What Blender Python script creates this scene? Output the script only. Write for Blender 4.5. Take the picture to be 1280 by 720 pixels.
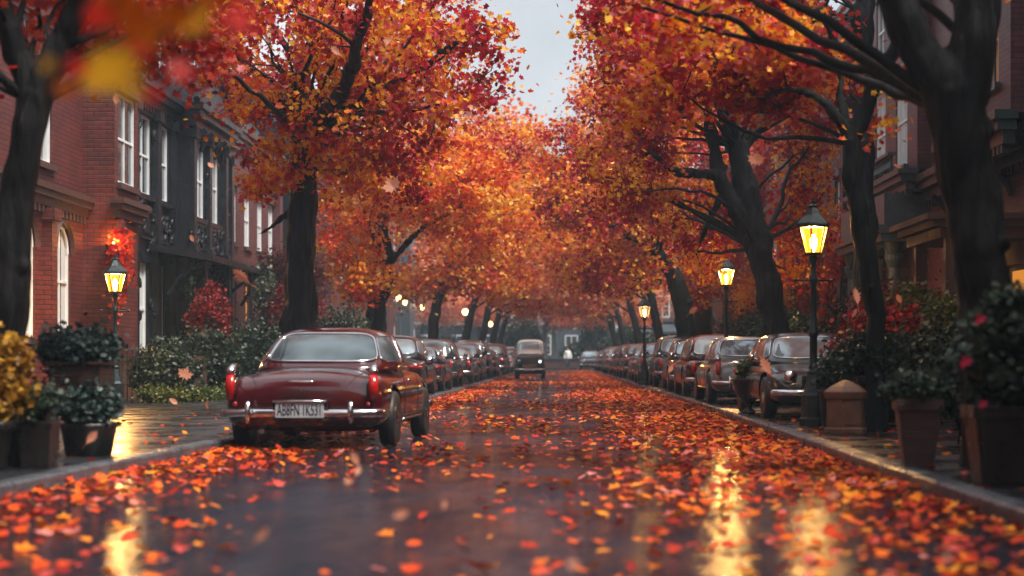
import bpy, bmesh, math, random
import numpy as np
from mathutils import Vector, Matrix
R = math.radians
rng = np.random.default_rng(7)
random.seed(7)
for o in list(bpy.data.objects):
    bpy.data.objects.remove(o)
SC = bpy.context.scene
COL = SC.collection

# ------------------------------------------------------------------ camera
FPX, VX, VY, CH = 2200.0, 700.0, 445.0, 1.1       # focal length in photo pixels, vanishing point, eye height
cd = bpy.data.cameras.new("camera")
cam = bpy.data.objects.new("camera", cd); COL.objects.link(cam)
cam.location = (0, 0, CH); cam.rotation_euler = (R(90), 0, 0)
cd.sensor_width = 36; cd.lens = 36 * FPX / 1280
cd.shift_x = (640 - VX) / 1280; cd.shift_y = (VY - 360) / 1280
cd.clip_start = 0.1; cd.clip_end = 2000
cd.dof.use_dof = True; cd.dof.focus_distance = 33; cd.dof.aperture_fstop = 1.15
cd.dof.aperture_blades = 0
SC.camera = cam

# ------------------------------------------------------------------ world, sun, exposure
SUN_EL, SUN_ROT = 58, 125
w = bpy.data.worlds.new("World"); SC.world = w; w.use_nodes = True
nt = w.node_tree; nt.nodes.clear()
sky = nt.nodes.new('ShaderNodeTexSky'); sky.sky_type = 'NISHITA'; sky.sun_disc = False
sky.sun_elevation = R(SUN_EL); sky.sun_rotation = R(SUN_ROT)
sky.air_density = 1.0; sky.dust_density = 3.0; sky.ozone_density = 1.5
hs = nt.nodes.new('ShaderNodeHueSaturation'); hs.inputs['Saturation'].default_value = 0.45
bg = nt.nodes.new('ShaderNodeBackground'); bg.inputs['Strength'].default_value = 0.062
wo = nt.nodes.new('ShaderNodeOutputWorld')
# cloud deck drawn over the clear sky
tc_ = nt.nodes.new('ShaderNodeTexCoord'); cn_ = nt.nodes.new('ShaderNodeTexNoise'); cn_.inputs['Scale'].default_value = 2.2; cn_.inputs['Detail'].default_value = 6
cr_ = nt.nodes.new('ShaderNodeValToRGB'); cr_.color_ramp.elements[0].position = .35; cr_.color_ramp.elements[0].color = (.42, .42, .42, 1); cr_.color_ramp.elements[1].position = .6; cr_.color_ramp.elements[1].color = (.95, .95, .95, 1)
cm_ = nt.nodes.new('ShaderNodeMix'); cm_.data_type = 'RGBA'; cm_.inputs[7].default_value = (14.8, 15.6, 16.4, 1)
nt.links.new(tc_.outputs['Generated'], cn_.inputs['Vector']); nt.links.new(cn_.outputs[0], cr_.inputs[0]); nt.links.new(cr_.outputs[0], cm_.inputs[0])
nt.links.new(sky.outputs[0], hs.inputs['Color']); nt.links.new(hs.outputs[0], cm_.inputs[6]); nt.links.new(cm_.outputs[2], bg.inputs['Color']); nt.links.new(bg.outputs[0], wo.inputs['Surface'])
sd = bpy.data.lights.new("sun", 'SUN'); sd.energy = 5.0; sd.angle = R(14); sd.color = (1, .93, .85)
sun = bpy.data.objects.new("sun", sd); COL.objects.link(sun)
sun.rotation_euler = (R(-(90 - SUN_EL)), 0, R(-SUN_ROT)); sun.location = (0, 60, 60)
SC.view_settings.view_transform = 'Standard'; SC.view_settings.look = 'None'
SC.view_settings.gamma = 1; SC.view_settings.use_curve_mapping = False
SC.view_settings.exposure = 0.36
SC.render.engine = 'CYCLES'
cy = SC.cycles
cy.use_denoising = True
try: cy.denoiser = 'OPENIMAGEDENOISE'
except Exception: pass
cy.max_bounces = 8; cy.diffuse_bounces = 3; cy.glossy_bounces = 4; cy.transmission_bounces = 6
cy.volume_bounces = 0; cy.transparent_max_bounces = 8
cy.sample_clamp_indirect = 6; cy.sample_clamp_direct = 0
cy.caustics_reflective = False; cy.caustics_refractive = False

# ------------------------------------------------------------------ materials
def newmat(name):
    m = bpy.data.materials.new(name); m.use_nodes = True
    return m, m.node_tree, m.node_tree.nodes['Principled BSDF']
def N(t, typ, **kw):
    n = t.nodes.new(typ)
    for k, v in kw.items():
        if k in n.inputs: n.inputs[k].default_value = v
        else: setattr(n, k, v)
    return n
def c4(c): return (c[0], c[1], c[2], 1)
def ramp(t, stops, fac, interp='LINEAR'):
    r = t.nodes.new('ShaderNodeValToRGB'); r.color_ramp.interpolation = interp
    e = r.color_ramp.elements
    while len(e) < len(stops): e.new(.5)
    for i, (p, c) in enumerate(stops):
        e[i].position = p; e[i].color = c4(c) if len(c) == 3 else c
    t.links.new(fac, r.inputs[0]); return r
def mat(name, col, rough=.6, metal=0, var=.25, scale=3.0, bump=0, bscale=20.0, coat=0, spec=.5, stretch=None):
    """plain surface with uneven colour, uneven gloss and an optional bump"""
    m, t, b = newmat(name)
    tc = N(t, 'ShaderNodeTexCoord'); src = tc.outputs['Object']
    if stretch:
        mp = N(t, 'ShaderNodeMapping'); mp.inputs['Scale'].default_value = stretch
        t.links.new(src, mp.inputs[0]); src = mp.outputs[0]
    n = N(t, 'ShaderNodeTexNoise', Scale=scale, Detail=5.0, Roughness=.6); t.links.new(src, n.inputs['Vector'])
    r = ramp(t, [(.3, [x * (1 - var) for x in col]), (.7, [min(1, x * (1 + var)) for x in col])], n.outputs[0])
    t.links.new(r.outputs[0], b.inputs['Base Color'])
    rr = N(t, 'ShaderNodeMapRange'); rr.inputs[1].default_value = .3; rr.inputs[2].default_value = .7
    rr.inputs[3].default_value = max(.02, rough * .8); rr.inputs[4].default_value = min(1, rough * 1.2)
    t.links.new(n.outputs[0], rr.inputs[0]); t.links.new(rr.outputs[0], b.inputs['Roughness'])
    b.inputs['Metallic'].default_value = metal
    b.inputs['Specular IOR Level'].default_value = spec
    if coat: b.inputs['Coat Weight'].default_value = coat; b.inputs['Coat Roughness'].default_value = .06
    if bump:
        n2 = N(t, 'ShaderNodeTexNoise', Scale=bscale, Detail=6.0, Roughness=.65); t.links.new(src, n2.inputs['Vector'])
        bp = N(t, 'ShaderNodeBump', Strength=bump, Distance=.05); t.links.new(n2.outputs[0], bp.inputs['Height'])
        t.links.new(bp.outputs[0], b.inputs['Normal'])
    return m
def brickmat(name, c1, c2, mortar, rough=.55):
    m, t, b = newmat(name)
    tc = N(t, 'ShaderNodeTexCoord'); sp = N(t, 'ShaderNodeSeparateXYZ'); t.links.new(tc.outputs['Object'], sp.inputs[0])
    ad = N(t, 'ShaderNodeMath', operation='ADD'); t.links.new(sp.outputs[0], ad.inputs[0]); t.links.new(sp.outputs[1], ad.inputs[1])
    cb = N(t, 'ShaderNodeCombineXYZ'); t.links.new(ad.outputs[0], cb.inputs[0]); t.links.new(sp.outputs[2], cb.inputs[1])
    br = N(t, 'ShaderNodeTexBrick', Scale=1.0); br.inputs['Brick Width'].default_value = .30; br.inputs['Row Height'].default_value = .105
    br.inputs['Mortar Size'].default_value = .012; br.inputs['Mortar Smooth'].default_value = .42
    br.inputs['Color1'].default_value = c4(c1); br.inputs['Color2'].default_value = c4(c2); br.inputs['Mortar'].default_value = c4(mortar)
    t.links.new(cb.outputs[0], br.inputs['Vector'])
    n = N(t, 'ShaderNodeTexNoise', Scale=1.3, Detail=6.0, Roughness=.7); t.links.new(tc.outputs['Object'], n.inputs['Vector'])
    mx = N(t, 'ShaderNodeMix', data_type='RGBA', blend_type='MULTIPLY'); mx.inputs[0].default_value = .8
    r = ramp(t, [(.3, (.45, .42, .42)), (.65, (1.15, 1.1, 1.05))], n.outputs[0])
    t.links.new(br.outputs['Color'], mx.inputs[6]); t.links.new(r.outputs[0], mx.inputs[7]); t.links.new(mx.outputs[2], b.inputs['Base Color'])
    bp = N(t, 'ShaderNodeBump', Strength=.7, Distance=.02); iv = N(t, 'ShaderNodeMath', operation='SUBTRACT'); iv.inputs[0].default_value = 1
    t.links.new(br.outputs['Fac'], iv.inputs[1]); t.links.new(iv.outputs[0], bp.inputs['Height']); t.links.new(bp.outputs[0], b.inputs['Normal'])
    b.inputs['Roughness'].default_value = rough
    return m
def emitmat(name, col, strength, mixtrans=0):
    m, t, b = newmat(name); t.nodes.remove(b)
    e = N(t, 'ShaderNodeEmission', Strength=strength); e.inputs['Color'].default_value = c4(col)
    out = t.nodes['Material Output']
    if mixtrans:
        tr = N(t, 'ShaderNodeBsdfTransparent'); mx = N(t, 'ShaderNodeMixShader'); mx.inputs[0].default_value = 1 - mixtrans
        t.links.new(tr.outputs[0], mx.inputs[1]); t.links.new(e.outputs[0], mx.inputs[2]); t.links.new(mx.outputs[0], out.inputs[0])
    else: t.links.new(e.outputs[0], out.inputs[0])
    return m
def leafmat(name, stops, clump=.6, cs=.8, trans=.45, rough=.46, spec=.42):
    m, t, b = newmat(name)
    g = N(t, 'ShaderNodeNewGeometry'); tc = N(t, 'ShaderNodeTexCoord')
    n = N(t, 'ShaderNodeTexNoise', Scale=cs, Detail=3.0, Roughness=.55); t.links.new(tc.outputs['Object'], n.inputs['Vector'])
    mr = N(t, 'ShaderNodeMapRange'); mr.inputs[1].default_value = .40; mr.inputs[2].default_value = .60; t.links.new(n.outputs[0], mr.inputs[0])
    mx = N(t, 'ShaderNodeMix', data_type='FLOAT'); mx.inputs[0].default_value = clump
    t.links.new(g.outputs['Random Per Island'], mx.inputs[2]); t.links.new(mr.outputs[0], mx.inputs[3])
    r = ramp(t, stops, mx.outputs[0])
    t.links.new(r.outputs[0], b.inputs['Base Color']); b.inputs['Roughness'].default_value = rough; b.inputs['Specular IOR Level'].default_value = spec
    if trans:
        tl = N(t, 'ShaderNodeBsdfTranslucent'); t.links.new(r.outputs[0], tl.inputs['Color'])
        ms = N(t, 'ShaderNodeMixShader'); ms.inputs[0].default_value = trans
        t.links.new(b.outputs[0], ms.inputs[1]); t.links.new(tl.outputs[0], ms.inputs[2]); t.links.new(ms.outputs[0], t.nodes['Material Output'].inputs[0])
    return m
DR, RD, OR, YE, PK = (.11, .004, .006), (.48, .010, .012), (.82, .12, .008), (.95, .44, .012), (.66, .12, .15)
M = {}
M['leaf_mix'] = leafmat('autumn leaves mixed', [(0, DR), (.20, RD), (.32, (.5, .02, .06)), (.44, RD), (.52, OR), (.62, YE), (.74, (.97, .58, .04)), (.84, OR), (.94, PK)], .78, .85)
M['leaf_red'] = leafmat('autumn leaves red', [(0, DR), (.35, RD), (.55, (.55, .045, .014)), (.68, OR), (.82, (.5, .08, .06)), (1, PK)], .5, .8)
M['leaf_orange'] = leafmat('autumn leaves orange', [(0, RD), (.22, (.6, .07, .01)), (.4, OR), (.55, (.85, .26, .015)), (.7, YE), (.82, (.95, .62, .12)), (1, (.75, .18, .08))], .65, 1.1)
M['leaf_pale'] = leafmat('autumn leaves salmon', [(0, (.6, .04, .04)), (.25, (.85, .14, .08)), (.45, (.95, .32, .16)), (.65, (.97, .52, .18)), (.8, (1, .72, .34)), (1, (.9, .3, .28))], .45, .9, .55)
M['leaf_ground'] = leafmat('fallen leaves', [(0, (.10, .006, .006)), (.18, (.34, .02, .012)), (.40, (.60, .055, .010)), (.60, (.75, .14, .010)), (.70, (.80, .30, .02)), (.78, (.5, .03, .02)), (.95, (.66, .22, .18))], .25, .6, .12, .75, .15)
M['leaf_green'] = leafmat('dark green foliage', [(0, (.006, .014, .008)), (.5, (.016, .034, .018)), (1, (.05, .07, .035))], .4, 2, .2)
M['leaf_blue'] = leafmat('blue green foliage', [(0, (.010, .025, .022)), (.5, (.028, .055, .048)), (1, (.08, .12, .11))], .3, 3, .2)
M['leaf_far'] = leafmat('far dark foliage', [(0, (.02, .03, .02)), (.5, (.04, .055, .035)), (1, (.10, .09, .04))], .5, .5, .2)
M['leaf_yellow'] = leafmat('yellow blooms', [(0, (.16, .07, .005)), (.5, (.36, .18, .012)), (1, (.6, .34, .04))], .2, 3, .3)
M['leaf_crimson'] = leafmat('crimson foliage', [(0, (.05, .008, .008)), (.5, (.2, .012, .014)), (1, (.42, .03, .025))], .4, 3, .3)
M['leaf_hedge'] = leafmat('yellow green foliage', [(0, (.02, .035, .01)), (.5, (.07, .10, .02)), (.85, (.16, .17, .03)), (1, (.4, .3, .04))], .3, 3, .25)
M['leaf_air'] = leafmat('falling leaf', [(0, (.62, .22, .14)), (1, (.75, .34, .2))], .0, 3, .4)
M['petal'] = mat('magenta petals', (.42, .004, .05), .5)
M['bark'] = mat('wet dark bark', (.008, .0075, .0075), .6, 0, .85, 9, 1.0, 16, spec=.18, stretch=(1, 1, .2))
M['bark_grey'] = mat('grey ridged bark', (.020, .021, .025), .6, 0, .85, 8, 1.0, 15, spec=.3, stretch=(1, 1, .18))
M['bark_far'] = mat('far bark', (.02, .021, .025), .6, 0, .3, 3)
M['brick_red'] = brickmat('dark red brick', (.10, .015, .011), (.165, .026, .018), (.022, .010, .010))
M['brick_plum'] = brickmat('plum brick', (.095, .022, .025), (.15, .034, .034), (.03, .019, .021))
M['brick_brown'] = brickmat('brown brick', (.16, .055, .035), (.23, .08, .05), (.06, .04, .03))
M['stone_dark'] = mat('blackened carved stone', (.010, .012, .016), .36, 0, .5, 2.5, .8, 6, spec=.35)
M['stone_grey'] = mat('blue grey painted stone', (.055, .075, .090), .36, 0, .3, 2, .4, 8)
M['stone_brown'] = mat('brownstone', (.07, .030, .023), .5, 0, .3, 2, .5, 12)
M['stone_pale'] = mat('pale stone', (.22, .215, .21), .7, 0, .2, 1)
M['white'] = mat('white window paint', (.72, .75, .76), .4, 0, .08, 4)
M['green_paint'] = mat('dark green joinery', (.025, .05, .048), .35, 0, .2, 3)
M['black_paint'] = mat('black painted wood', (.018, .020, .024), .35, 0, .3, 3, .2, 15)
M['iron'] = mat('green black cast iron', (.028, .040, .042), .34, .5, .35, 6, .3, 30)
M['roof'] = mat('dark slate roof', (.016, .019, .024), .5, 0, .4, 2, .6, 10)
M['curtain'] = mat('pale curtain', (.5, .52, .52), .9, 0, .2, 2, .4, 6, stretch=(1, 8, .2))
M['terracotta'] = mat('weathered tan terracotta', (.17, .078, .045), .5, 0, .3, 5, .3, 25)
M['pot_dark'] = mat('dark glazed pot', (.014, .012, .012), .3, 0, .4, 4, .3, 12)
M['pot_brown'] = mat('brown timber planter', (.04, .016, .012), .45, 0, .35, 3, .4, 14, stretch=(.3, 1, 4))
M['soil'] = mat('potting soil', (.02, .015, .01), .9, 0, .4, 10, .8, 30)
M['glow'] = emitmat('lamp glass', (1, .22, .008), 3.6, .35)
M['bulb'] = emitmat('lamp mantle', (1, .46, .06), 340)
M['glow_pale'] = emitmat('pale lamp glass', (1, .46, .22), .8, .35)
M['glow_far'] = emitmat('far lamp globe', (1, .58, .18), 9)
M['window_lit'] = emitmat('lit window', (1, .36, .05), .55)
M['window_warm'] = emitmat('warm window', (1, .42, .16), .16)
M['headlight'] = emitmat('headlight on', (.95, 1, .9), 4)
def glassmat(name, col, rough=.06, metal=0.0, wav=.02):
    m, t, b = newmat(name)
    tc = N(t, 'ShaderNodeTexCoord'); n = N(t, 'ShaderNodeTexNoise', Scale=1.5, Detail=2.0); t.links.new(tc.outputs['Object'], n.inputs['Vector'])
    r = ramp(t, [(.35, [x * .5 for x in col]), (.65, [x * 1.4 for x in col])], n.outputs[0]); t.links.new(r.outputs[0], b.inputs['Base Color'])
    b.inputs['Roughness'].default_value = rough; b.inputs['Metallic'].default_value = metal; b.inputs['Specular IOR Level'].default_value = .9
    bp = N(t, 'ShaderNodeBump', Strength=wav, Distance=.1); t.links.new(n.outputs[0], bp.inputs['Height']); t.links.new(bp.outputs[0], b.inputs['Normal'])
    return m
M['pane'] = glassmat('window pane', (.06, .08, .095), .08, .3, .08)
M['car_glass'] = glassmat('car window', (.28, .34, .37), .10, .5, .03)
M['car_glass_dark'] = glassmat('dark car window', (.10, .13, .145), .10, .4, .03)
M['chrome'] = mat('chrome', (.72, .74, .76), .14, 1, .08, 8)
M['rubber'] = mat('tyre rubber', (.014, .014, .015), .5, 0, .3, 10)
M['tail_red'] = mat('red lamp lens', (.42, .006, .006), .2, 0, .2, 20, 0, 20, .5)
M['plate'] = mat('number plate', (.42, .46, .50), .4, 0, .12, 8)
M['ink'] = mat('plate ink', (.015, .018, .03), .5)
M['under'] = mat('dark underbody', (.01, .01, .01), .8)
def paint(name, col, rough=.22, coat=.45):
    m = mat(name, col, rough, 0, .18, 2.2, .03, 60, coat)
    return m
M['p_maroon'] = paint('wet maroon paint', (.048, .002, .0045), .15, 1.0)
M['p_black'] = paint('wet black paint', (.012, .013, .015))
M['p_charcoal'] = paint('wet charcoal paint', (.035, .038, .042))
M['p_red'] = paint('dark red paint', (.045, .006, .006))
M['p_silver'] = paint('wet silver paint', (.20, .205, .215))
M['p_navy'] = paint('dark navy paint', (.012, .018, .035))
M['p_olive'] = paint('olive black paint', (.025, .032, .028))
M['p_cream'] = paint('pale cream paint', (.80, .84, .78))
M['shirt'] = mat('white shirt', (.8, .8, .78), .8); M['trousers'] = mat('dark trousers', (.03, .035, .05), .8)
M['skin'] = mat('skin', (.40, .22, .15), .6); M['hair'] = mat('dark hair', (.02, .015, .01), .6)

# wet asphalt
def asphalt():
    m, t, b = newmat('wet asphalt')
    tc = N(t, 'ShaderNodeTexCoord'); src = tc.outputs['Object']
    big = N(t, 'ShaderNodeTexNoise', Scale=.8, Detail=5.0, Roughness=.65); fine = N(t, 'ShaderNodeTexNoise', Scale=45.0, Detail=4.0, Roughness=.7)
    wav = N(t, 'ShaderNodeTexNoise', Scale=2.2, Detail=3.0, Roughness=.5)
    mp = N(t, 'ShaderNodeMapping'); mp.inputs['Scale'].default_value = (1, .35, 1); t.links.new(src, mp.inputs[0])
    for n in (fine,): t.links.new(src, n.inputs['Vector'])
    for n in (big, wav): t.links.new(mp.outputs[0], n.inputs['Vector'])
    r = ramp(t, [(.3, (.008, .010, .015)), (.7, (.020, .025, .038))], big.outputs[0]); t.links.new(r.outputs[0], b.inputs['Base Color'])
    rr = N(t, 'ShaderNodeMapRange'); rr.inputs[1].default_value = .35; rr.inputs[2].default_value = .65; rr.inputs[3].default_value = .05; rr.inputs[4].default_value = .22
    t.links.new(big.outputs[0], rr.inputs[0]); t.links.new(rr.outputs[0], b.inputs['Roughness'])
    b.inputs['Specular IOR Level'].default_value = .24
    b1 = N(t, 'ShaderNodeBump', Strength=.14, Distance=.01); t.links.new(fine.outputs[0], b1.inputs['Height'])
    b2 = N(t, 'ShaderNodeBump', Strength=.08, Distance=.10); t.links.new(wav.outputs[0], b2.inputs['Height']); t.links.new(b1.outputs[0], b2.inputs['Normal'])
    t.links.new(b2.outputs[0], b.inputs['Normal'])
    # coarse grain stands clear of the water film in patches and takes no mirror there
    d = N(t, 'ShaderNodeBsdfDiffuse', Roughness=1.0); t.links.new(r.outputs[0], d.inputs['Color']); t.links.new(b1.outputs[0], d.inputs['Normal'])
    pud = N(t, 'ShaderNodeTexNoise', Scale=1.7, Detail=7.0, Roughness=.72); t.links.new(mp.outputs[0], pud.inputs['Vector'])
    gr = N(t, 'ShaderNodeTexNoise', Scale=90.0, Detail=2.0); t.links.new(src, gr.inputs['Vector'])
    ad = N(t, 'ShaderNodeMath', operation='MULTIPLY_ADD'); ad.inputs[1].default_value = .35; t.links.new(gr.outputs[0], ad.inputs[0]); t.links.new(pud.outputs[0], ad.inputs[2])
    mk = N(t, 'ShaderNodeMapRange'); mk.inputs[1].default_value = .52; mk.inputs[2].default_value = .80; mk.inputs[3].default_value = .28; mk.inputs[4].default_value = 1.0; t.links.new(ad.outputs[0], mk.inputs[0])
    ms = N(t, 'ShaderNodeMixShader'); t.links.new(mk.outputs[0], ms.inputs[0]); t.links.new(d.outputs[0], ms.inputs[1]); t.links.new(b.outputs[0], ms.inputs[2]); t.links.new(ms.outputs[0], t.nodes['Material Output'].inputs[0])
    return m
M['asphalt'] = asphalt()
def paving():
    m, t, b = newmat('wet stone paving')
    tc = N(t, 'ShaderNodeTexCoord'); src = tc.outputs['Object']
    br = N(t, 'ShaderNodeTexBrick', Scale=1.0); br.inputs['Brick Width'].default_value = 1.1; br.inputs['Row Height'].default_value = .62
    br.inputs['Mortar Size'].default_value = .014; br.inputs['Color1'].default_value = (.012, .013, .016, 1); br.inputs['Color2'].default_value = (.022, .022, .025, 1); br.inputs['Mortar'].default_value = (.012, .012, .012, 1)
    t.links.new(src, br.inputs['Vector'])
    n = N(t, 'ShaderNodeTexNoise', Scale=1.6, Detail=5.0, Roughness=.65); t.links.new(src, n.inputs['Vector'])
    t.links.new(br.outputs['Color'], b.inputs['Base Color'])
    rr = N(t, 'ShaderNodeMapRange'); rr.inputs[1].default_value = .35; rr.inputs[2].default_value = .65; rr.inputs[3].default_value = .10; rr.inputs[4].default_value = .45
    t.links.new(n.outputs[0], rr.inputs[0]); t.links.new(rr.outputs[0], b.inputs['Roughness'])
    sub = N(t, 'ShaderNodeMath', operation='SUBTRACT'); t.links.new(n.outputs[0], sub.inputs[0]); t.links.new(br.outputs['Fac'], sub.inputs[1])
    bp = N(t, 'ShaderNodeBump', Strength=.35, Distance=.03); t.links.new(sub.outputs[0], bp.inputs['Height']); t.links.new(bp.outputs[0], b.inputs['Normal'])
    return m
M['paving'] = paving()
M['kerbstone'] = mat('granite kerb', (.075, .083, .095), .26, 0, .35, 3, .3, 25)
M['earth'] = mat('garden soil', (.03, .024, .018), .7, 0, .4, 1.5, .6, 12)

# ------------------------------------------------------------------ mesh helpers
class MB:
    def __init__(s, org=(0, 0, 0)):
        s.v = []; s.f = []; s.m = []; s.org = Vector(org); s.cur = 0; s.sm = []; s.smooth = False
    def add(s, vs, fs):
        k = len(s.v); s.v += [tuple(Vector(p) - s.org) for p in vs]
        for f in fs: s.f.append([k + i for i in f]); s.m.append(s.cur); s.sm.append(s.smooth)
        return s
    def box(s, x0, x1, y0, y1, z0, z1):
        x0, x1 = min(x0, x1), max(x0, x1); y0, y1 = min(y0, y1), max(y0, y1)
        return s.add([(x0, y0, z0), (x1, y0, z0), (x1, y1, z0), (x0, y1, z0), (x0, y0, z1), (x1, y0, z1), (x1, y1, z1), (x0, y1, z1)],
                     [(0, 3, 2, 1), (4, 5, 6, 7), (0, 1, 5, 4), (1, 2, 6, 5), (2, 3, 7, 6), (3, 0, 4, 7)])
    def cbox(s, c, sx, sy, sz, rz=0, rx=0, ry=0):
        mt = Matrix.Translation(c) @ Matrix.Rotation(rz, 4, 'Z') @ Matrix.Rotation(ry, 4, 'Y') @ Matrix.Rotation(rx, 4, 'X')
        vs = [mt @ Vector((a * sx / 2, b * sy / 2, d * sz / 2)) for a, b, d in ((-1, -1, -1), (1, -1, -1), (1, 1, -1), (-1, 1, -1), (-1, -1, 1), (1, -1, 1), (1, 1, 1), (-1, 1, 1))]
        return s.add(vs, [(0, 3, 2, 1), (4, 5, 6, 7), (0, 1, 5, 4), (1, 2, 6, 5), (2, 3, 7, 6), (3, 0, 4, 7)])
    def rings(s, rs, cap0=True, cap1=True, closed=False):
        n = len(rs[0]); vs = [p for r in rs for p in r]; fs = []
        L = len(rs)
        for i in range(L if closed else L - 1):
            a, b = i * n, ((i + 1) % L) * n
            for j in range(n): fs.append((a + j, a + (j + 1) % n, b + (j + 1) % n, b + j))
        if not closed:
            if cap0: fs.append(tuple(range(n - 1, -1, -1)))
            if cap1: fs.append(tuple(range((L - 1) * n, L * n)))
        return s.add(vs, fs)
    def lathe(s, prof, c=(0, 0, 0), n=20, rot=0, axis='Z'):
        rs = []
        for r, z in prof:
            ring = []
            for k in range(n):
                a = rot + 2 * math.pi * k / n
                p = (r * math.cos(a), r * math.sin(a), z)
                if axis == 'X': p = (z, r * math.cos(a), r * math.sin(a))
                ring.append((c[0] + p[0], c[1] + p[1], c[2] + p[2]))
            rs.append(ring)
        return s.rings(rs)
    def tube(s, pts, rad, n=8, closed=False, flat=1.0):
        pts = [Vector(p) for p in pts]; L = len(pts)
        if not hasattr(rad, '__len__'): rad = [rad] * L
        up = None; rs = []
        for i in range(L):
            if closed: d = pts[(i + 1) % L] - pts[i - 1]
            else: d = pts[min(i + 1, L - 1)] - pts[max(i - 1, 0)]
            if d.length < 1e-9: d = Vector((0, 0, 1))
            d.normalize()
            if up is None:
                up = d.cross(Vector((0, 0, 1)))
                if up.length < .1: up = d.cross(Vector((1, 0, 0)))
                up.normalize()
            up = (up - d * up.dot(d))
            if up.length < 1e-6: up = d.orthogonal()
            up.normalize(); w_ = d.cross(up)
            rs.append([pts[i] + (up * math.cos(2 * math.pi * k / n) + w_ * math.sin(2 * math.pi * k / n) * flat) * rad[i] for k in range(n)])
        return s.rings(rs, closed=closed)
    def build(s, name, mats, parent=None, smooth=None, bevel=0):
        me = bpy.data.meshes.new(name); me.from_pydata(s.v, [], s.f)
        if not isinstance(mats, (list, tuple)): mats = [mats]
        for m_ in mats: me.materials.append(m_)
        me.polygons.foreach_set('material_index', s.m)
        me.polygons.foreach_set('use_smooth', [bool(x) if smooth is None else smooth for x in s.sm]); me.update()
        o = bpy.data.objects.new(name, me); COL.objects.link(o)
        if parent: o.parent = parent
        else: o.location = s.org
        if bevel:
            md = o.modifiers.new('bevel', 'BEVEL'); md.width = bevel; md.segments = 2; md.limit_method = 'ANGLE'
        return o
def tag(o, label, cat, group=None):
    o['label'] = label; o['category'] = cat
    if group: o['group'] = group
    return o
def kind(o, k): o['kind'] = k; return o
def thing(name, label, cat, loc=(0, 0, 0), rz=0, group=None):
    o = bpy.data.objects.new(name, None); COL.objects.link(o); o.empty_display_size = .2
    o.location = loc; o.rotation_euler = (0, 0, rz)
    return tag(o, label, cat, group)
def copy_tree(o, parent=None):
    c = o.copy(); COL.objects.link(c)
    if parent is not None: c.parent = parent
    for ch in list(o.children): copy_tree(ch, c)
    return c
def P(px, py, d): return Vector(((px - VX) / FPX * d, d, CH + (VY - py) / FPX * d))   # a point of the place seen at a photo pixel, d metres away
def lerp(x, xs, ys): return float(np.interp(x, xs, ys))
def KR(d): return lerp(d, [-5, 25, 37, 60, 100, 140], [2.92, 2.95, 2.97, 2.68, 2.38, 2.25])
def KL(d): return lerp(d, [-5, 13, 21, 44, 94, 140], [-4.7, -4.3, -3.92, -3.12, -2.62, -2.45])

# leaves as small folded lobed blades, many in one mesh
HALF = [(0, 0, 0), (.42, .10, .10), (.27, .34, .05), (.50, .62, .13), (.20, .66, .05), (0, 1.0, 0)]
TV = np.array(HALF + [(-x, y, z) for x, y, z in HALF[1:5]], float); TV[:, 1] -= .45
TF = np.array([[0, 1, 2, 3, 4, 5], [0, 5, 9, 8, 7, 6]])
DV = np.array([(0, -.5, 0), (.38, -.05, .1), (0, .55, 0), (-.38, -.05, .1)], float)
DF = np.array([[0, 1, 2], [0, 2, 3]])
OV = np.array([(0, -.5, 0), (.22, -.28, .06), (.30, 0, .08), (.2, .3, .05), (0, .5, 0), (-.22, -.28, .06), (-.30, 0, .08), (-.2, .3, .05)], float)
OF = np.array([[0, 1, 2, 3, 4], [0, 4, 7, 6, 5]])
def leaves(name, cen, size, tilt, m, parent=None, tpl=(TV, TF), seed=0, org=(0, 0, 0), keepz=None):
    r = np.random.default_rng(seed); cen = np.asarray(cen, float) - np.asarray(org, float); n = len(cen)
    tv, tf = tpl; sz = r.uniform(size[0], size[1], n)
    yaw = r.uniform(0, 2 * np.pi, n); tx = r.normal(0, tilt, n); ty = r.normal(0, tilt, n); curl = r.uniform(.2, 1.6, n)
    v = np.repeat(tv[None], n, 0).copy(); v[:, :, 2] *= curl[:, None]; v *= sz[:, None, None]
    def rot(v, a, i, j):
        c, s_ = np.cos(a)[:, None], np.sin(a)[:, None]; x, y = v[:, :, i].copy(), v[:, :, j].copy()
        v[:, :, i] = x * c - y * s_; v[:, :, j] = x * s_ + y * c
    rot(v, tx, 1, 2); rot(v, ty, 0, 2); rot(v, yaw, 0, 1)
    if keepz is not None: v[:, :, 2] += (keepz - v[:, :, 2].min(1))[:, None]
    v += cen[:, None, :]
    nv, nf, k = len(tv), len(tf), tf.shape[1]
    fi = (tf[None] + (np.arange(n) * nv)[:, None, None]).reshape(-1)
    me = bpy.data.meshes.new(name); me.vertices.add(n * nv); me.vertices.foreach_set('co', v.reshape(-1))
    me.loops.add(n * nf * k); me.loops.foreach_set('vertex_index', fi.astype(np.int32))
    me.polygons.add(n * nf); me.polygons.foreach_set('loop_start', np.arange(0, n * nf * k, k, dtype=np.int32))
    me.update(calc_edges=True); me.validate(); me.materials.append(m)
    o = bpy.data.objects.new(name, me); COL.objects.link(o)
    if parent: o.parent = parent
    else: o.location = org
    return o
def in_ellipsoid(n, c, rad, r, shell=.35):
    d = r.normal(size=(n, 3)); d /= np.linalg.norm(d, axis=1)[:, None]
    u = r.uniform(shell ** 3, 1, n) ** (1 / 3)
    return np.asarray(c) + d * u[:, None] * np.asarray(rad)
def around(cs, per, spread, r):
    cs = np.asarray(cs); k = len(cs)
    s_ = r.uniform(.6, 1.35, (k, 1, 1))
    return (cs[:, None, :] + r.normal(size=(k, per, 3)) * np.asarray(spread) * s_).reshape(-1, 3)
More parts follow.
